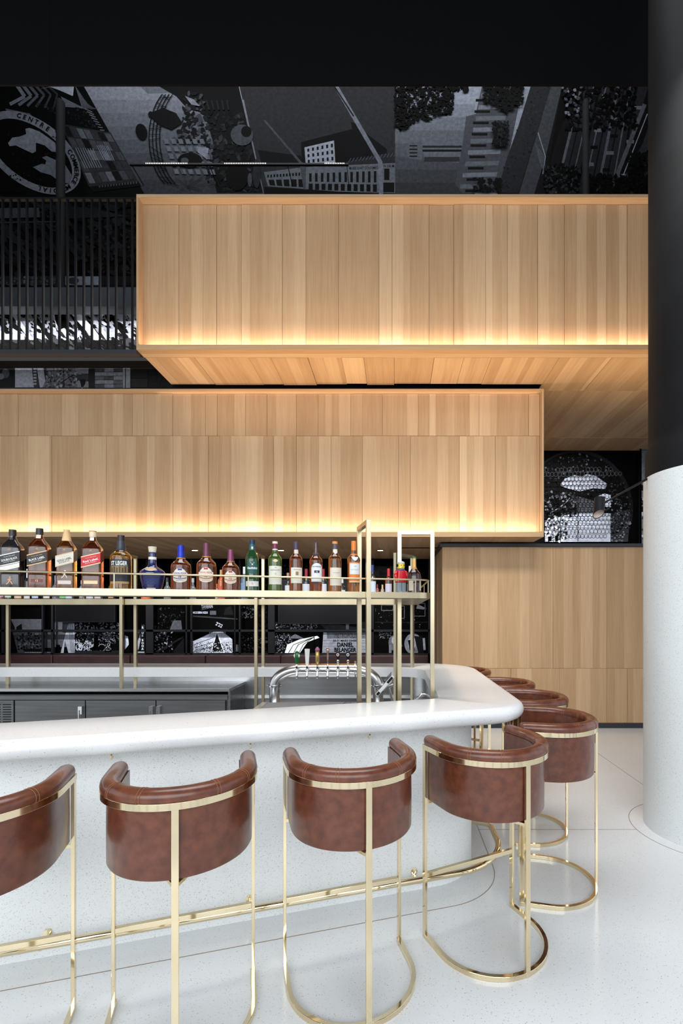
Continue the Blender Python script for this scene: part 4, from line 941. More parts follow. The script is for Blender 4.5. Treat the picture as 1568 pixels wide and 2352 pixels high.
class Bottle:
    """profile = [(height fraction, half width in m)], square > 2 squares off the section, dr = depth ratio"""
    def __init__(s, loc, h, prof, body, sq=2.0, dr=1.0, name='bottle', neck=0.72, rz=RZ_B, seg=36):
        s.root = empty(name, loc, rz); s.h = h; s.prof = [(f*h, r) for f, r in prof]; s.sq = sq; s.dr = dr; s.neck = neck*h; s.seg = seg
        bm = bmesh.new(); rings = []
        zs_ = []
        top = s.prof[-1][0]; n = 30
        pts = [(0, s.prof[0][1]*0.90), (0.003, s.prof[0][1])]+[(z, r) for z, r in s.prof[1:]]
        fine = []
        for (z0, r0), (z1, r1) in zip(pts, pts[1:]):
            k = 4 if (z1-z0) > 0.02*h and abs(r1-r0) > 0.002 else 1
            for i in range(k): fine.append((z0+(z1-z0)*i/k, r0+(r1-r0)*i/k))
        fine.append(pts[-1]); s.fine = fine
        for z, r in fine: rings.append([bm.verts.new(p) for p in s.ring(z, r)])
        for a, b in zip(rings, rings[1:]):
            for k in range(seg): bm.faces.new([a[k], a[(k+1) % seg], b[(k+1) % seg], b[k]])
        bm.faces.new(rings[0][::-1]); bm.faces.new(rings[-1])
        s.body = obj('glass_body', bm, G[body], s.root, auto=0.75)
    def rad(s, z):
        p = s.fine
        for (z0, r0), (z1, r1) in zip(p, p[1:]):
            if z0 <= z <= z1 and z1 > z0: return r0+(r1-r0)*(z-z0)/(z1-z0)
        return p[-1][1] if z > p[-1][0] else p[0][1]
    def expo(s, z):
        if s.sq <= 2: return 2.0
        t = min(1, max(0, (z-s.neck*0.93)/(s.neck*0.2))); return s.sq+(2-s.sq)*t
    def drat(s, z):
        t = min(1, max(0, (z-s.neck*0.93)/(s.neck*0.2))); return s.dr+(1-s.dr)*t
    def ring(s, z, r, off=0):
        e = s.expo(z); d = s.drat(z); out = []
        for k in range(s.seg):
            t = 2*PI*k/s.seg; c, q = math.cos(t), math.sin(t)
            out.append(((r+off)*math.copysign(abs(c)**(2/e), c), (r*d+off)*math.copysign(abs(q)**(2/e), q), z))
        return out
    def front(s, u, z, off):
        """point on the front surface at arc offset u from the middle"""
        r = s.rad(z); e = s.expo(z); d = s.drat(z)
        if e > 2.5:
            fx = 0.80*r
            if abs(u) <= fx: return Vector((u, -(r*d+off), z))
            a = (abs(u)-fx); return Vector((math.copysign(min(fx+a, r+off), u), -(r*d+off)+max(0, fx+a-r)*1.0, z))
        a = u/r; return Vector(((r+off)*math.sin(a), -(r*d+off)*math.cos(a), z))
    def patch(s, name, u0, u1, lo, hi, col, off=0.0006, n=16, rough=0.45, metal=0, label=None, rows=1):
        bm = bmesh.new(); cols = []
        fl = lo if callable(lo) else (lambda t: lo); fh = hi if callable(hi) else (lambda t: hi)
        for i in range(n+1):
            t = i/n; u = u0+(u1-u0)*t
            cols.append([bm.verts.new(s.front(u, (fl(t)+(fh(t)-fl(t))*j/rows)*s.h, off)) for j in range(rows+1)])
        for a, b in zip(cols, cols[1:]):
            for j in range(rows): bm.faces.new([a[j], b[j], b[j+1], a[j+1]])
        o = obj(name, bm, paint(col, rough, metal), s.root, smooth=True)
        return o
    def text(s, t, u, z, h, col, wid=None, rot=0, off=0.0012, name='lettering', bold=0.02):
        vs_, fs, w = text_mesh(t, bold); bm = bmesh.new(); c, q = math.cos(rot), math.sin(rot)
        sx_ = wid/w if wid else h/0.72; sy = h/0.72; vv = []
        for a, b in vs_:
            a *= sx_; b *= sy; vv.append(bm.verts.new(s.front(u+a*c-b*q, z*s.h+a*q+b*c, off)))
        for f in fs:
            try: bm.faces.new([vv[i] for i in f])
            except ValueError: pass
        return obj(name, bm, paint(col), s.root)
    def sleeve(s, name, f0, f1, col, off=0.0008, rough=0.35, metal=0, r0=None, r1=None):
        bm = bmesh.new(); rings = []
        zz = [f0+(f1-f0)*i/6 for i in range(7)]
        for i, f in enumerate(zz):
            r = s.rad(f*s.h) if r0 is None else r0+(r1-r0)*i/6
            rings.append([bm.verts.new(p) for p in s.ring(f*s.h, r, off)])
        for a, b in zip(rings, rings[1:]):
            for k in range(s.seg): bm.faces.new([a[k], a[(k+1) % s.seg], b[(k+1) % s.seg], b[k]])
        bm.faces.new(rings[-1]); bm.faces.new(rings[0][::-1])
        return obj(name, bm, col if not isinstance(col, tuple) else paint(col, rough, metal), s.root, auto=0.8)
def shelf_pt(px_, back=0.105):
    k = (px_-CX)/F; z_ = (2.883+back/math.cos(0.3))/(1-0.309*k); return k*z_, z_
def hgt(y, z_): return EYE+(CY-y)/F*z_-SZ
def wid(hw, z_): return hw/F*z_

def striding(b, u, z, sc_, col):
    """small striding figure mark"""
    bm = bmesh.new()
    def ln(pts, w):
        for p, q_ in zip(pts, pts[1:]):
            d = Vector((q_[0]-p[0], q_[1]-p[1])); n = Vector((-d.y, d.x)).normalized()*w/2
            bm.faces.new([bm.verts.new(b.front(u+sc_*x_, z*b.h+sc_*y_, 0.0012)) for x_, y_ in ((p[0]+n.x, p[1]+n.y), (q_[0]+n.x, q_[1]+n.y), (q_[0]-n.x, q_[1]-n.y), (p[0]-n.x, p[1]-n.y))])
    ln([(0.1, 0.55), (0.0, 0.05)], 0.3); ln([(0.0, 0.1), (-0.2, -0.35), (-0.5, -0.6)], 0.14); ln([(0.0, 0.1), (0.3, -0.2), (0.45, -0.6)], 0.14); ln([(0.05, 0.5), (-0.3, 0.2)], 0.12); ln([(0.1, 0.45), (0.4, 0.3)], 0.12); ln([(0.02, 0.68), (0.2, 0.68)], 0.22); ln([(0, 0.84), (0.22, 0.84)], 0.1); ln([(-0.05, 0.77), (0.27, 0.77)], 0.04)
    return obj('walking_figure_mark', bm, paint(col), b.root)
def crown(b, u, z, sc_, col):
    bm = bmesh.new()
    pts = [(-0.5, -0.25), (-0.55, 0.15), (-0.25, 0.0), (0, 0.5), (0.25, 0.0), (0.55, 0.15), (0.5, -0.25)]
    bm.faces.new([bm.verts.new(b.front(u+sc_*x_, z*b.h+sc_*y_, 0.001)) for x_, y_ in pts])
    bm.faces.new([bm.verts.new(b.front(u+sc_*x_, z*b.h+sc_*y_, 0.001)) for x_, y_ in ((-0.75, -0.5), (0.75, -0.5), (0.75, -0.36), (-0.75, -0.36))])
    return obj('emblem', bm, paint(col), b.root)

GRP = 'bottles in a row along the front of the brass shelf'
def square_bottle(px_, ytop, body, capc, labelc, linec, title, tcol, label, sub=None, tall_cap=False, hwpx=19.5, seccol=None):
    x_, z_ = shelf_pt(px_); h = hgt(ytop, z_); w = wid(hwpx, z_)
    prof = [(0, w), (0.02, w), (0.62, w), (0.68, w*0.985), (0.72, w*0.88), (0.77, w*0.66), (0.82, w*0.44), (0.87, w*0.34), (0.93, w*0.31), (0.955, w*0.31)]
    b = Bottle((x_, z_, SZ), h, prof, body, sq=7.5, dr=0.82, neck=0.78)
    if tall_cap:
        b.sleeve('cap', 0.80, 0.93, capc, r0=w*0.47, r1=w*0.385, off=0.001); b.sleeve('cap_top', 0.93, 1.0, capc, r0=w*0.33, r1=w*0.33, off=0.001)
    else:
        b.sleeve('cap', 0.915, 1.0, capc, r0=w*0.345, r1=w*0.33, off=0.0015)
        b.sleeve('neck_band', 0.895, 0.915, capc, off=0.0018)
    sl = 0.085
    lo_, hi_ = 0.36, 0.535
    W1 = w*0.985; W2 = w*1.35
    f = lambda base: (lambda t: base+sl*t)
    b.patch('slanted_label', -W1, w*1.0, f(lo_), f(hi_), labelc, n=10)
    for nm, z0 in (('label_edge', lo_-0.006), ('label_edge', hi_-0.006)):
        b.patch(nm, -W1, w*1.0, f(z0), f(z0+0.016), linec, off=0.0009, n=10)
    # the label wraps round the side
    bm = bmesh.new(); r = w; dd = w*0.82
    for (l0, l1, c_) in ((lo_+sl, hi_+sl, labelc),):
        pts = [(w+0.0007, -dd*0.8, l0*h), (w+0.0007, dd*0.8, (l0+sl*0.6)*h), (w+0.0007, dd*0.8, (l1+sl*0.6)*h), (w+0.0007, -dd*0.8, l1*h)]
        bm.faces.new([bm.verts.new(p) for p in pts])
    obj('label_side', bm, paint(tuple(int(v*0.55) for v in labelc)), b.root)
    ang = math.atan2(sl*h, 2*w)
    b.text(title, 0, lo_+sl/2+0.085, 0.0105, tcol, wid=1.62*w, rot=ang, bold=0.02)
    b.text(sub or 'SCOTCH WHISKY', 0, lo_+sl/2+0.045, 0.0075 if sub else 0.0042, tcol, wid=1.2*w, rot=ang, bold=0.0)
    b.text('Finest Blended', 0.0, lo_+sl/2+0.137, 0.0042, linec, wid=1.1*w, rot=ang, bold=0.0)
    crown(b, 0, 0.655, 0.011, (176, 140, 100))
    tag(b.root, label, 'bottle', GRP)
    return b, w
b, w = square_bottle(29, 1217, 'dark', (22, 22, 26), (38, 42, 44), (226, 224, 220), 'DOUBLE BLACK', (225, 225, 225), 'black square whisky bottle with dark band above a broad white slanted stripe, far left')
b.patch('white_stripe', -w*0.985, w*0.98, lambda t: 0.27+0.085*t, lambda t: 0.345+0.085*t, (225, 222, 216), n=10)
striding(b, 0, 0.115, 0.026, (230, 170, 130))
b, w = square_bottle(91, 1214, 'red', (26, 26, 32), (30, 34, 34), (222, 178, 128), 'BLACK LABEL', (235, 230, 225), 'square amber whisky bottle with slanted black label reading BLACK LABEL')
b.patch('lower_label', -w*0.6, w*0.6, 0.10, 0.15, (120, 70, 60)); b.text('12', 0, 0.125, 0.010, (230, 190, 150)); b.patch('neck_label', -w*0.25, w*0.25, 0.83, 0.89, (220, 205, 190))
b, w = square_bottle(153, 1217, 'amber', (214, 178, 128), (214, 208, 196), (205, 180, 140), 'GOLD LABEL', (40, 36, 34), 'square whisky bottle with slanted cream label and tall pale gold cap', tall_cap=True, hwpx=18, sub='RESERVE')
b.patch('lower_label', -w*0.72, w*0.72, 0.075, 0.135, (215, 205, 200)); striding(b, 0, 0.23, 0.026, (235, 225, 220))
b, w = square_bottle(213, 1220, 'red', (226, 205, 172), (196, 32, 46), (238, 205, 165), 'Red Label.', (245, 235, 230), 'square amber whisky bottle with slanted red label')
b.patch('lower_label', -w*0.7, w*0.7, 0.085, 0.14, (238, 212, 170)); b.patch('neck_label', -w*0.22, w*0.22, 0.83, 0.89, (215, 215, 220)); b.sleeve('cap_disc', 0.99, 1.0, (190, 60, 40), r0=w*0.345, r1=w*0.345, off=0.0018)

def round_bottle(px_, ytop, hwpx, prof, body, label, name='bottle', rz=RZ_B, loc=None):
    x_, z_ = loc or shelf_pt(px_); h = hgt(ytop, z_); w = wid(hwpx, z_)
    b = Bottle((x_, z_, SZ), h, [(f, r*w) for f, r in prof], body, rz=rz)
    tag(b.root, label, 'bottle', GRP if loc is None else None); return b, w
MALT = [(0, 1), (0.60, 1.0), (0.65, 0.97), (0.69, 0.86), (0.73, 0.62), (0.76, 0.45), (0.80, 0.39), (0.88, 0.34), (0.97, 0.33)]
STUB = [(0, 1), (0.50, 1.0), (0.56, 0.96), (0.60, 0.86), (0.65, 0.62), (0.69, 0.43), (0.74, 0.37), (0.86, 0.33), (0.97, 0.31)]
b, w = round_bottle(278, 1230, 22.5, [(0, 1), (0.56, 1.0), (0.62, 0.94), (0.67, 0.76), (0.70, 0.55), (0.73, 0.42), (0.82, 0.37), (0.97, 0.30)], 'gold', 'golden whisky bottle with dark label reading ST LEGER')
b.patch('label', -w*1.05, w*1.05, 0.12, 0.54, (36, 38, 44)); b.text('ST LEGER', 0, 0.475, 0.021, (225, 230, 228), wid=1.55*w, bold=0.03)
b.patch('picture_band', -w*0.85, w*0.85, 0.30, 0.425, (132, 108, 72), off=0.0011); b.patch('lower_band', -w*0.95, w*0.95, 0.10, 0.14, (170, 135, 90), off=0.0011)
for i in range(6): b.patch('figure', -w*0.72+i*w*0.25, -w*0.6+i*w*0.25, 0.305, 0.39+0.02*(i % 2), (60, 50, 40), off=0.0014, n=2)
b.sleeve('neck_sleeve', 0.72, 0.90, (44, 48, 62)); b.sleeve('cap', 0.90, 1.0, (24, 25, 30), r0=w*0.31, r1=w*0.30, off=0.0016)
b, w = round_bottle(350, 1256, 27, [(0, 0.70), (0.05, 0.76), (0.20, 0.88), (0.34, 0.98), (0.39, 1.0), (0.43, 0.93), (0.48, 0.72), (0.53, 0.42), (0.57, 0.32), (0.70, 0.30), (0.84, 0.29)], 'blue', 'dark blue ceramic flagon with gold crest and cream stopper')
b.patch('crest', -w*0.50, w*0.50, lambda t: 0.455-0.035*math.sin(PI*t), lambda t: 0.455+0.075*math.sin(PI*t), (178, 158, 132), off=0.002, rows=4)
b.sleeve('neck_ring', 0.70, 0.76, (232, 226, 212), off=0.0012); b.sleeve('stopper', 0.87, 1.0, (214, 204, 182), r0=w*0.27, r1=w*0.33)
b.patch('base_label', -w*0.35, w*0.35, 0.01, 0.04, (196, 188, 196)); b.sleeve('collar', 0.835, 0.87, (28, 36, 92), off=0.001)
for z0 in (0.14, 0.22, 0.30):
    b.patch('relief', -w*0.6, w*0.6, lambda t, z0=z0: z0+0.02*math.sin(t*22), lambda t, z0=z0: z0+0.02+0.02*math.sin(t*22), (52, 66, 130), off=0.0015, n=30, rough=0.15, rows=2)
def blend(px_, ytop, hw, capc, ink, label, body='red'):
    b, w = round_bottle(px_, ytop, hw, STUB, body, label)
    f = lambda k, s_: (lambda t: k+s_*math.sin(PI*t)**0.6)
    b.patch('crest_label', -w*0.72, w*0.72, f(0.22, -0.055), f(0.34, 0.14), (226, 216, 196), rows=2)
    b.patch('ribbon', -w*0.78, w*0.78, lambda t: 0.355-0.03*(2*t-1)**2, lambda t: 0.405-0.03*(2*t-1)**2, (235, 230, 222), off=0.001)
    b.text('CHIVAS REGAL', 0, 0.372, 0.010, ink, wid=1.35*w, off=0.0014, bold=0.02); b.text('18' if ink[2] > 100 else '12', 0, 0.29, 0.012, ink, off=0.0014)
    b.patch('band', -w*0.66, w*0.66, lambda t: 0.235+0.03*(2*t-1)**2, lambda t: 0.25+0.03*(2*t-1)**2, ink, off=0.0012)
    b.text('SCOTCH', 0, 0.205, 0.006, ink, off=0.0014, wid=0.7*w, bold=0)
    b.patch('shield', -w*0.2, w*0.2, 0.43, 0.47, ink, off=0.0012)
    b.sleeve('neck_sleeve', 0.72, 0.86, capc, metal=0.4); b.sleeve('cap', 0.86, 1.0, capc, metal=0.5, r0=w*0.33, r1=w*0.31, off=0.001); b.sleeve('neck_ring', 0.70, 0.72, (212, 150, 80), off=0.002, metal=0.6)
    return b
blend(415.5, 1253, 21.5, (30, 48, 160), (40, 60, 160), 'round whisky bottle with royal blue neck and ornate crest label')
blend(474, 1248, 21.5, (96, 52, 72), (190, 50, 60), 'tall round whisky bottle with purple neck and ornate crest label')
blend(529.5, 1263, 19, (120, 60, 92), (176, 44, 58), 'shorter round whisky bottle with purple neck and ornate crest label')
# green stag bottle
b, w = round_bottle(579, 1241, 15.2, [(0, 1), (0.55, 1.0), (0.62, 0.98), (0.68, 0.86), (0.75, 0.60), (0.80, 0.45), (0.86, 0.40), (0.97, 0.38)], 'green', 'deep green whisky bottle with oval green label bearing a stag head')
b.patch('label', -w*0.92, w*0.92, lambda t: 0.455-0.125*math.sin(PI*t)**0.5, lambda t: 0.455+0.125*math.sin(PI*t)**0.5, (28, 82, 82), rows=2)
b.text('Glenfiddich', 0, 0.445, 0.012, (232, 238, 234), wid=1.5*w, bold=0.03)
b.patch('stag_mark', -w*0.10, w*0.10, 0.50, 0.53, (205, 200, 180), off=0.0013, n=2)
for s_ in (-1, 1): b.patch('antler', w*0.12*s_, w*0.30*s_, lambda t: 0.53+0.02*t, lambda t: 0.537+0.025*t, (205, 200, 180), off=0.0013, n=4)
b.patch('lower_label', -w*1.1, w*1.1, 0.09, 0.19, (222, 226, 224)); b.text('12', 0, 0.14, 0.010, (200, 60, 50), bold=0)
b.sleeve('cap', 0.92, 1.0, (30, 46, 72), r0=w*0.40, r1=w*0.40, metal=0.3); b.sleeve('neck_sleeve', 0.80, 0.92, (30, 92, 100), metal=0.3); b.patch('neck_badge', -w*0.12, w*0.12, 0.82, 0.87, (230, 205, 160), off=0.002)
# glenlivet style
b, w = round_bottle(631.5, 1244, 15.5, MALT, 'lgreen', 'light green whisky bottle with large cream label and pink and white cap')
b.patch('label', -w*1.08, w*1.08, 0.135, 0.50, (222, 220, 208)); b.text('THE', 0, 0.465, 0.005, (60, 60, 60), bold=0); b.text('GLENLIVET', 0, 0.42, 0.0085, (90, 88, 84), wid=1.5*w, bold=0); b.text('12', 0, 0.345, 0.009, (90, 88, 84), bold=0); b.patch('neck_badge', -w*0.38, w*0.38, lambda t: 0.605-0.028*math.sin(PI*t), lambda t: 0.605+0.03*math.sin(PI*t), (216, 200, 150), off=0.002, rows=2)
b.sleeve('neck_sleeve', 0.85, 0.955, (120, 42, 76), metal=0.2); b.sleeve('neck_ring', 0.825, 0.85, (225, 205, 205), off=0.001); b.sleeve('cap', 0.955, 1.0, (230, 216, 200), r0=w*0.37, r1=w*0.37)
# aberlour style
b, w = round_bottle(679.5, 1245, 14.8, MALT, 'red', 'amber whisky bottle with cream label and small gold square, dark violet cap')
b.patch('label', -w*0.95, w*1.0, 0.165, 0.475, (226, 222, 208)); b.text('ABERLOUR', 0.1*w, 0.435, 0.007, (96, 92, 92), wid=1.15*w, bold=0); b.patch('gold_square', -w*0.15, w*0.28, 0.32, 0.395, (150, 120, 60), off=0.0012, n=3); b.sleeve('cap', 0.84, 1.0, (62, 52, 86), r0=w*0.36, r1=w*0.36); b.patch('neck_label', -w*0.3, w*0.3, 0.76, 0.84, (215, 205, 190), off=0.0015)
# bowmore style
b, w = round_bottle(725.5, 1246, 14.8, [(0, 0.9), (0.05, 0.93), (0.3, 0.95), (0.55, 1.0), (0.63, 1.0), (0.67, 0.88), (0.71, 0.60), (0.75, 0.42), (0.80, 0.38), (0.86, 0.36), (0.97, 0.32)], 'red', 'amber whisky bottle with arched white label and slim navy cap')
b.patch('label', -w*0.92, w*0.92, 0.20, lambda t: 0.47+0.10*math.sin(PI*t)**0.5, (224, 228, 236)); b.text('BOWMORE', 0, 0.50, 0.007, (60, 62, 70), wid=1.35*w, bold=0.02); b.patch('number_box', -w*0.40, w*0.40, 0.375, 0.425, (30, 32, 42), off=0.0012, n=4); b.text('12', 0, 0.40, 0.0085, (225, 225, 230), off=0.0018)
b.sleeve('neck_band', 0.75, 0.775, (50, 70, 96), off=0.0022); b.sleeve('cap', 0.80, 1.0, (44, 62, 88), r0=w*0.33, r1=w*0.27)
# plain cream
b, w = round_bottle(769, 1244, 15, MALT, 'amber', 'amber whisky bottle with plain cream label, grey neck and orange cap top')
b.patch('label', -w*1.0, w*1.05, 0.125, 0.475, (222, 214, 198)); b.text('COURT', 0.1*w, 0.375, 0.006, (120, 112, 104), wid=1.0*w, bold=0); b.patch('neck_label', -w*0.35, w*0.35, lambda t: 0.79-0.04*math.sin(PI*t), 0.845, (222, 218, 208), off=0.0015, rows=2); b.sleeve('neck_sleeve', 0.85, 0.95, (72, 78, 92)); b.sleeve('cap', 0.95, 1.0, (226, 140, 70), r0=w*0.39, r1=w*0.39)
# orange cap
b, w = round_bottle(812, 1243, 15, [(0, 0.9), (0.55, 0.97), (0.63, 1.0), (0.67, 0.95), (0.71, 0.70), (0.735, 0.45), (0.80, 0.37), (0.97, 0.33)], 'amber', 'amber whisky bottle with orange-edged white label and tall orange cap, beside the brass post')
b.patch('label', -w*0.95, w*0.95, 0.185, 0.58, (224, 132, 60)); b.patch('white_panel', -w*0.84, w*0.84, 0.345, 0.555, (224, 230, 236), off=0.0012); b.text('THE', 0, 0.50, 0.006, (90, 110, 120), off=0.0018, bold=0); b.text('MACALLAN', 0, 0.435, 0.007, (150, 150, 150), wid=1.2*w, off=0.0018, bold=0); b.patch('pale_stripe', -w*0.9, w*0.9, 0.19, 0.215, (236, 214, 180), off=0.0012)
b.patch('collar_label', -w*0.5, w*0.5, lambda t: 0.665-0.06*math.sin(PI*t), 0.68, (226, 226, 230), off=0.0016, rows=2); b.sleeve('cap', 0.815, 1.0, (228, 128, 44), r0=w*0.37, r1=w*0.36); b.sleeve('neck_band', 0.72, 0.75, (210, 130, 80), off=0.0012)
# dark bottle in the shelf corner
b, w = round_bottle(951, 1279, 15.5, [(0, 1), (0.45, 1.0), (0.55, 0.88), (0.63, 0.55), (0.69, 0.32), (0.75, 0.27), (0.97, 0.26)], 'dark', 'dark rum bottle with green-topped gold neck sleeve in the shelf corner', loc=(0.125, 3.03))
G['rum'] = glass('rum_glass', (0.03, 0.008, 0.008), 0.2); b.body.data.materials[0] = G['rum']
b.patch('label', -w*1.25, -w*0.5, 0.06, 0.34, (196, 190, 166)); b.patch('label', w*0.55, w*1.3, 0.06, 0.36, (205, 196, 170)); b.sleeve('neck_sleeve', 0.66, 0.955, (208, 160, 92), metal=0.3); b.sleeve('cap', 0.955, 1.0, (30, 110, 76), r0=w*0.28, r1=w*0.28)
# toy figure
tf = tag(empty('toy_figure', (0.042, 3.06, SZ), 0.5), 'blocky toy figure with red jacket, grey trousers and yellow head on the shelf', 'toy')
red_, gry_, yel_, blu_ = (mat('red_plastic', (0.62, 0.012, 0.025), 0.25, coat=0.5), mat('grey_plastic', (0.28, 0.33, 0.37), 0.3), mat('yellow_plastic', (0.85, 0.62, 0.03), 0.25, coat=0.4), mat('blue_plastic', (0.04, 0.13, 0.42), 0.3))
TH = hgt(1289, 3.06)
for s_ in (-1, 1):
    obj('leg', bx(*sorted((s_*0.002, s_*0.030)), -0.017, 0.017, 0.008, TH*0.33), gry_, tf, bevel=0.003); obj('foot', bx(*sorted((s_*0.002, s_*0.030)), -0.028, 0.017, 0, 0.012), gry_, tf, bevel=0.002)
bm = bmesh.new()
v_ = [bm.verts.new((x_*a_, y_, z_)) for z_, a_ in ((TH*0.33, 1), (TH*0.72, 0.74)) for x_, y_ in ((-0.034, -0.021), (0.034, -0.021), (0.034, 0.021), (-0.034, 0.021))]
for f in ((3, 2, 1, 0), (4, 5, 6, 7), (0, 1, 5, 4), (1, 2, 6, 5), (2, 3, 7, 6), (3, 0, 4, 7)): bm.faces.new([v_[i] for i in f])
obj('torso', bm, red_, tf, bevel=0.005)
for s_ in (-1, 1):
    bm = bmesh.new(); tube(bm, [(s_*0.029, 0, TH*0.69), (s_*0.041, -0.004, TH*0.58), (s_*0.044, -0.018, TH*0.43)], [0.010, 0.011, 0.009], 10); a_ = obj('arm', bm, red_, tf, smooth=True)
    bm = bmesh.new(); tube(bm, [(s_*0.044, -0.018, TH*0.435), (s_*0.044, -0.026, TH*0.39)], 0.007, 10); obj('hand', bm, yel_, a_)
bm = bmesh.new(); lathe(bm, [(0.024, TH*0.71), (0.026, TH*0.735), (0.022, TH*0.755)], 20); obj('scarf', bm, blu_, tf, smooth=True)
bm = bmesh.new(); lathe(bm, [(0.018, TH*0.755), (0.0235, TH*0.775), (0.0235, TH*0.93), (0.02, TH*0.95)], 28); hd_ = obj('head', bm, yel_, tf, auto=0.7)
for s_ in (-1, 1):
    bm = bmesh.new(); tube(bm, [(s_*0.009, -0.0215, TH*0.865), (s_*0.009, -0.0235, TH*0.865)], 0.0028, 10); obj('eye', bm, M['blackmetal'], hd_)
bm = bmesh.new(); box(bm, -0.008, 0.008, -0.0240, -0.022, TH*0.80, TH*0.808); obj('mouth', bm, M['blackmetal'], hd_)
bm = bmesh.new(); lathe(bm, [(0.0245, TH*0.92), (0.0235, TH*0.965), (0.013, TH*0.995), (0.004, TH)], 24); obj('cap', bm, mat('pale_blue_plastic', (0.55, 0.60, 0.75), 0.3), tf, smooth=True)
for s_ in (-1, 1):
    bm = bmesh.new(); tube(bm, [(s_*0.0235, 0, TH*0.86), (s_*0.029, 0, TH*0.86)], 0.009, 14); obj('earpiece', bm, M['blackmetal'], hd_)

# back row of bottles (rear run of the shelf ring)
GB = 'bottles on the rear run of the brass shelf'
WINE = [(0, 1), (0.52, 1.0), (0.60, 0.92), (0.66, 0.62), (0.71, 0.40), (0.97, 0.34)]
SPIR = [(0, 1), (0.58, 1.0), (0.65, 0.93), (0.70, 0.60), (0.75, 0.40), (0.97, 0.36)]
SQT = [(0, 1), (0.45, 1.0), (0.52, 0.9), (0.60, 0.55), (0.66, 0.38), (0.97, 0.34)]
def rear(px_, ytop, hwpx, prof, body, labc, capc, l0, l1, text, capf=0.8, y=4.52):
    z_ = y; x_ = X_at(px_, z_); h = hgt(ytop, z_); w = wid(hwpx, z_)
    b = Bottle((x_, z_, SZ), h, [(f, r*w) for f, r in prof], body, rz=0.0, seg=20)
    b.patch('label', -w*1.1, w*1.1, l0, l1, labc, n=8)
    b.sleeve('cap', capf, 1.0, capc, r0=w*0.40, r1=w*0.37)
    tag(b.root, text, 'bottle', GB); return b
rear(3, 1322, 9, SPIR, 'rosy', (190, 180, 196), (40, 44, 80), 0.1, 0.5, 'rose-tinted bottle with pale label at the left edge of the rear shelf')
rear(21, 1338, 8, WINE, 'green', (206, 216, 206), (30, 60, 50), 0.1, 0.5, 'dark green bottle with white label behind the black square bottle')
rear(44, 1338, 9, SPIR, 'amber', (214, 190, 160), (190, 160, 110), 0.05, 0.45, 'bottle with broad beige label on the rear shelf, behind the first two square bottles')
rear(53, 1320, 6, WINE, 'dark', (150, 146, 120), (20, 22, 22), 0.06, 0.40, 'dark bottle with small olive label in the gap after the first square bottle', y=4.60)
rear(64, 1307, 7.5, WINE, 'dark', (214, 214, 214), (210, 214, 226), 0.02, 0.12, 'dark wine bottle with tall white foil in front of the black-label bottle edge', 0.68)
rear(83, 1330, 8, SPIR, 'dark', (190, 205, 230), (60, 80, 130), 0.05, 0.3, 'dark bottle with blue-white label behind the black-label bottle')
rear(109, 1335, 8, SPIR, 'brown', (222, 218, 212), (80, 60, 50), 0.05, 0.4, 'brown bottle with white label behind the gap after the black-label bottle')
rear(128, 1322, 7, SQT, 'clear', (70, 84, 120), (120, 130, 160), 0.1, 0.4, 'clear decanter-like bottle just left of the cream-label bottle')
rear(146, 1336, 8, SPIR, 'dark', (120, 200, 110), (30, 40, 30), 0.05, 0.3, 'dark bottle with green-white label behind the cream-label bottle')
rear(160, 1338, 8, SPIR, 'bluec', (200, 214, 232), (60, 80, 120), 0.05, 0.4, 'blue-tinted bottle behind the right half of the cream-label bottle')
rear(188, 1333, 5.5, WINE, 'clear', (226, 214, 206), (226, 200, 190), 0.1, 0.7, 'small pale bottle in the gap before the red-label bottle')
rear(208, 1338, 9, SPIR, 'clear', (206, 210, 222), (160, 60, 60), 0.05, 0.4, 'clear bottle with grey-white label behind the red-label bottle')
rear(226, 1338, 8, SPIR, 'clear', (214, 200, 196), (200, 200, 205), 0.05, 0.4, 'clear bottle with pinkish label behind the red-label bottle edge')
rear(256, 1332, 6.5, SPIR, 'brown', (186, 150, 120), (120, 80, 60), 0.05, 0.5, 'small brown bottle left of the ST LEGER bottle')
rear(336, 1345, 11, SQT, 'orange', (222, 130, 70), (200, 120, 60), 0.02, 0.3, 'short orange-labelled bottle behind the blue flagon')
rear(384, 1327, 7.5, SQT, 'clear', (100, 130, 140), (40, 42, 48), 0.05, 0.25, 'dark and clear cut-glass bottle between the blue flagon and blue-necked bottle')
rear(443, 1328, 7, SQT, 'clear', (60, 70, 70), (190, 190, 190), 0.05, 0.25, 'clear bottle with dark label between the blue-necked and purple-necked bottles')
rear(498, 1341, 4, SPIR, 'clear', (232, 220, 200), (205, 120, 70), 0.05, 0.7, 'small cream-labelled miniature left of the shorter crest bottle')
rear(508, 1309, 8, SPIR, 'orange', (214, 90, 60), (206, 168, 120), 0.1, 0.45, 'orange-red bottle with beige cap behind the shorter crest bottle')
rear(561, 1302, 8, SPIR, 'bluec', (132, 156, 190), (232, 232, 236), 0.05, 0.5, 'pale blue bottle with white cap left of the stag bottle', 0.78)
rear(661, 1316, 7, WINE, 'dark', (222, 222, 228), (190, 150, 120), 0.1, 0.52, 'dark wine bottle with white label left of the gold-square bottle')
rear(703, 1307, 9, WINE, 'dark', (214, 220, 234), (150, 26, 52), 0.05, 0.50, 'dark wine bottle with crimson foil between the gold-square and arched-label bottles', 0.70)
rear(742, 1307, 9, WINE, 'dark', (214, 220, 234), (150, 26, 52), 0.05, 0.50, 'dark wine bottle with crimson foil right of the arched-label bottle', 0.70)
rear(785, 1330, 8.5, WINE, 'dark', (216, 222, 236), (220, 224, 230), 0.05, 0.45, 'small dark bottle with white label right of the plain cream-label bottle')
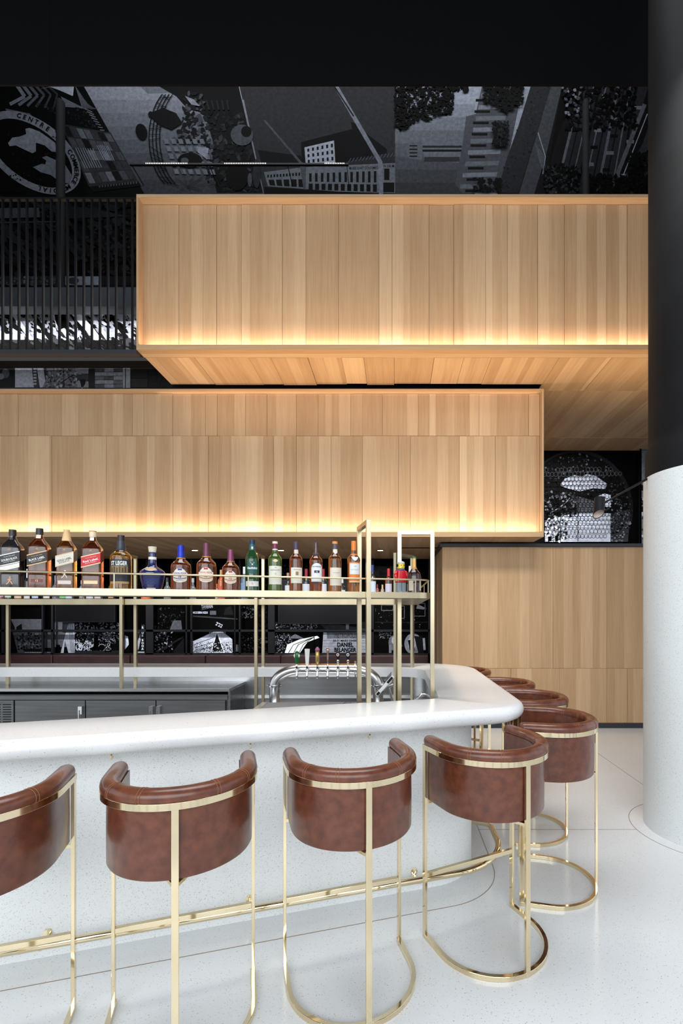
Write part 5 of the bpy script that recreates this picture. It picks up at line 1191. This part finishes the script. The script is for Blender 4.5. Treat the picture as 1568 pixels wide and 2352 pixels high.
rear(855, 1298, 8.5, WINE, 'dark', (206, 220, 236), (40, 60, 120), 0.05, 0.52, 'dark bottle with pale blue label and blue cap just right of the tall post')
rear(866, 1342, 4.5, SPIR, 'rosy', (190, 130, 110), (120, 60, 50), 0.05, 0.7, 'tiny rosy miniature between the blue-capped and red-capped bottles')
rear(878, 1343, 4.5, SPIR, 'clear', (238, 206, 160), (226, 190, 140), 0.05, 0.8, 'tiny cream miniature left of the red-capped bottle')
rear(892, 1306, 8, SPIR, 'amber', (210, 206, 226), (196, 40, 56), 0.05, 0.5, 'bottle with bright red cap and lilac label left of the toy figure', 0.75)
rear(941, 1300, 7, WINE, 'green', (205, 200, 186), (214, 206, 200), 0.1, 0.45, 'green bottle half hidden behind the dark rum bottle')

# ---------------------------------------------------------------- wall lamp by the column
wl = tag(empty('wall_lamp'), 'black cylinder wall lamp on a thin arm reaching out from the column', 'lamp')
LZ = 3.45
A_ = P(1484, 1101, 3.62); B_ = P(1383, 1157, LZ)
bm = bmesh.new(); tube(bm, [A_+Vector((0.04, 0.0, 0.022)), B_], [0.009, 0.006], 10); obj('arm', bm, M['blackmetal'], wl, smooth=True)
bm = bmesh.new(); ctr = P(1376, 1158, LZ); d = Vector((-0.12, -0.10, -1)).normalized(); pts = [ctr+d*t for t in (-0.035, -0.03, 0.0, 0.105)]
n = 28; s1 = d.cross(Vector((0, 1, 0))).normalized(); s2 = s1.cross(d).normalized(); rings = []
def cyl_ring(c, r, tilt=0.0): return [bm.verts.new(c+(s1*math.cos(2*PI*k/n)+s2*math.sin(2*PI*k/n))*r+d*tilt*math.cos(2*PI*k/n-1.9)) for k in range(n)]
for c, r, t in ((ctr-d*0.05, 0.028, 0), (ctr-d*0.046, 0.036, 0), (ctr+d*0.075, 0.038, 0.022), (ctr+d*0.073, 0.035, 0.022), (ctr+d*0.0, 0.033, 0)): rings.append(cyl_ring(c, r, t))
for a, b_ in zip(rings, rings[1:]):
    for k in range(n): bm.faces.new([a[k], a[(k+1) % n], b_[(k+1) % n], b_[k]])
bm.faces.new(rings[0][::-1]); obj('shade', bm, M['blackmetal'], wl, auto=0.6)
bm = bmesh.new(); a = cyl_ring(ctr+d*0.0, 0.032); b_ = cyl_ring(ctr+d*0.071, 0.034, 0.022)
for k in range(n): bm.faces.new([a[k], a[(k+1) % n], b_[(k+1) % n], b_[k]])
bm.faces.new(a); obj('lining', bm, M['lamp_in'], wl, smooth=True)

# ---------------------------------------------------------------- bar stools
def upath(r, ym=0.155, n=28):
    return [(r, ym)]+[(r*math.cos(-PI*k/n), r*math.sin(-PI*k/n)) for k in range(n+1)]+[(-r, ym)]
def make_stool():
    t = empty('bar_stool')
    bm = bmesh.new(); sweep(bm, upath(0.27), rectsec(-0.010, 0.010, 0.0, 0.022)); obj('base_ring', bm, M['brass'], t, auto=0.5, bevel=0.0015)
    bm = bmesh.new(); sweep(bm, upath(0.277), rectsec(-0.006, 0.003, 0.925, 0.950)); obj('top_band', bm, M['brass'], t, auto=0.5, bevel=0.001)
    for x_, y_, w_, d_ in ((0.272, 0.149, 0.014, 0.024), (-0.272, 0.149, 0.014, 0.024), (0, -0.275, 0.024, 0.014)):
        obj('leg', bx(x_-w_/2, x_+w_/2, y_-d_/2, y_+d_/2, 0.002, 0.949), M['brass'], t, bevel=0.0012)
    obj('footrest', bx(-0.266, 0.266, 0.139, 0.159, 0.295, 0.317), M['brass'], t, bevel=0.0012)
    bm = bmesh.new()
    bar(bm, (-0.266, 0.149, 0.665), (0.266, 0.149, 0.665), 0.02, 0.012)
    for s_ in (-1, 1): bar(bm, (0, -0.27, 0.665), (s_*0.20, 0.145, 0.665), 0.02, 0.012)
    obj('seat_frame', bm, M['brass'], t)
    # leather shell: outer wall leaning out slightly towards the top
    bm = bmesh.new()
    sec = [(-0.025, 0.930), (-0.026, 0.80), (-0.025, 0.684), (-0.021, 0.677), (0.018, 0.677), (0.024, 0.684), (0.024, 0.955)]
    sweep(bm, upath(0.236, 0.142, 36), sec); obj('shell', bm, M['leather'], t, auto=0.9)
    # rolled arm pad, seamed in five pieces
    pth = upath(0.249, 0.135, 36); P_ = [Vector((x_, y_, 0.962)) for x_, y_ in pth]
    P_ = [P_[0]+Vector((0, 0.022, -0.004)), P_[0]+Vector((0, 0.016, 0))]+P_+[P_[-1]+Vector((0, 0.016, 0)), P_[-1]+Vector((0, 0.022, -0.004))]
    rr = [0.012, 0.029]+[0.034]*(len(P_)-4)+[0.029, 0.012]; rr[2] = rr[-3] = 0.033
    sm = (9, 15, 26, 32)
    for k in sm: rr[k] *= 0.985
    bm = bmesh.new(); tube(bm, P_, rr, 18, sq=(1, 0.95)); pad = obj('arm_pad', bm, M['leather'], t, smooth=True)
    for k in sm:
        bm = bmesh.new(); c = P_[k]; tdir = (P_[k+1]-P_[k-1]).normalized(); sd = tdir.cross(Vector((0, 0, 1))).normalized()
        for o_ in (-0.006, 0.006):
            tube(bm, [c+tdir*o_+(sd*math.cos(a_)+Vector((0, 0, 1))*math.sin(a_)*0.95)*0.0344 for a_ in [PI*(-0.25+1.5*j/14) for j in range(15)]], 0.0009, 5)
        obj('stitching', bm, M['thread'], pad)
    bm = bmesh.new(); pts_ = upath(0.202, 0.135, 24)
    lo_ = [bm.verts.new((x_, y_, 0.672)) for x_, y_ in pts_]; mi = [bm.verts.new((x_, y_, 0.745)) for x_, y_ in pts_]; hi_ = [bm.verts.new((x_*0.93, y_*0.93, 0.765)) for x_, y_ in pts_]
    n_ = len(pts_)
    for A1, B1 in ((lo_, mi), (mi, hi_)):
        for k in range(n_): bm.faces.new([A1[k], A1[(k+1) % n_], B1[(k+1) % n_], B1[k]])
    bm.faces.new(hi_); bm.faces.new(lo_[::-1]); obj('seat_cushion', bm, M['leather'], t, auto=0.6)
    return t
stools = [(-1.495, 1.709, -0.318, 0.948, 'brown leather brass-framed bar stool cut by the left edge of the picture'),
          (-0.834, 1.909, -0.318, 0.948, 'brown leather brass-framed bar stool, nearest whole one, second from the left along the bar front'),
          (-0.186, 2.115, -0.322, 0.947, 'brown leather brass-framed bar stool, third from the left, in the middle of the bar front'),
          (0.461, 2.365, -0.449, 0.894, 'brown leather brass-framed bar stool at the rounded bar corner, turned to the left'),
          (0.903, 2.864, -0.973, 0.233, 'brown leather brass-framed bar stool beside the column, first round the corner'),
          (0.985, 3.56, -0.985, 0.12, 'brown leather brass-framed bar stool second round the corner, behind the one beside the column'),
          (0.945, 4.24, -0.99, 0.05, 'brown leather brass-framed bar stool third round the corner, only its back rim and arms showing'),
          (0.74, 5.12, -0.55, -0.83, 'brown leather brass-framed bar stool farthest back, a sliver of its rim beyond the bar top')]
proto = make_stool()
for i, (x_, y_, fx, fy, t) in enumerate(stools):
    o = proto if i == 0 else copy_tree(proto)
    o.location = (x_, y_, 0); o.rotation_euler = (0, 0, math.atan2(-fx, fy))
    tag(o, t, 'bar stool', 'brown leather bar stools around the bar')
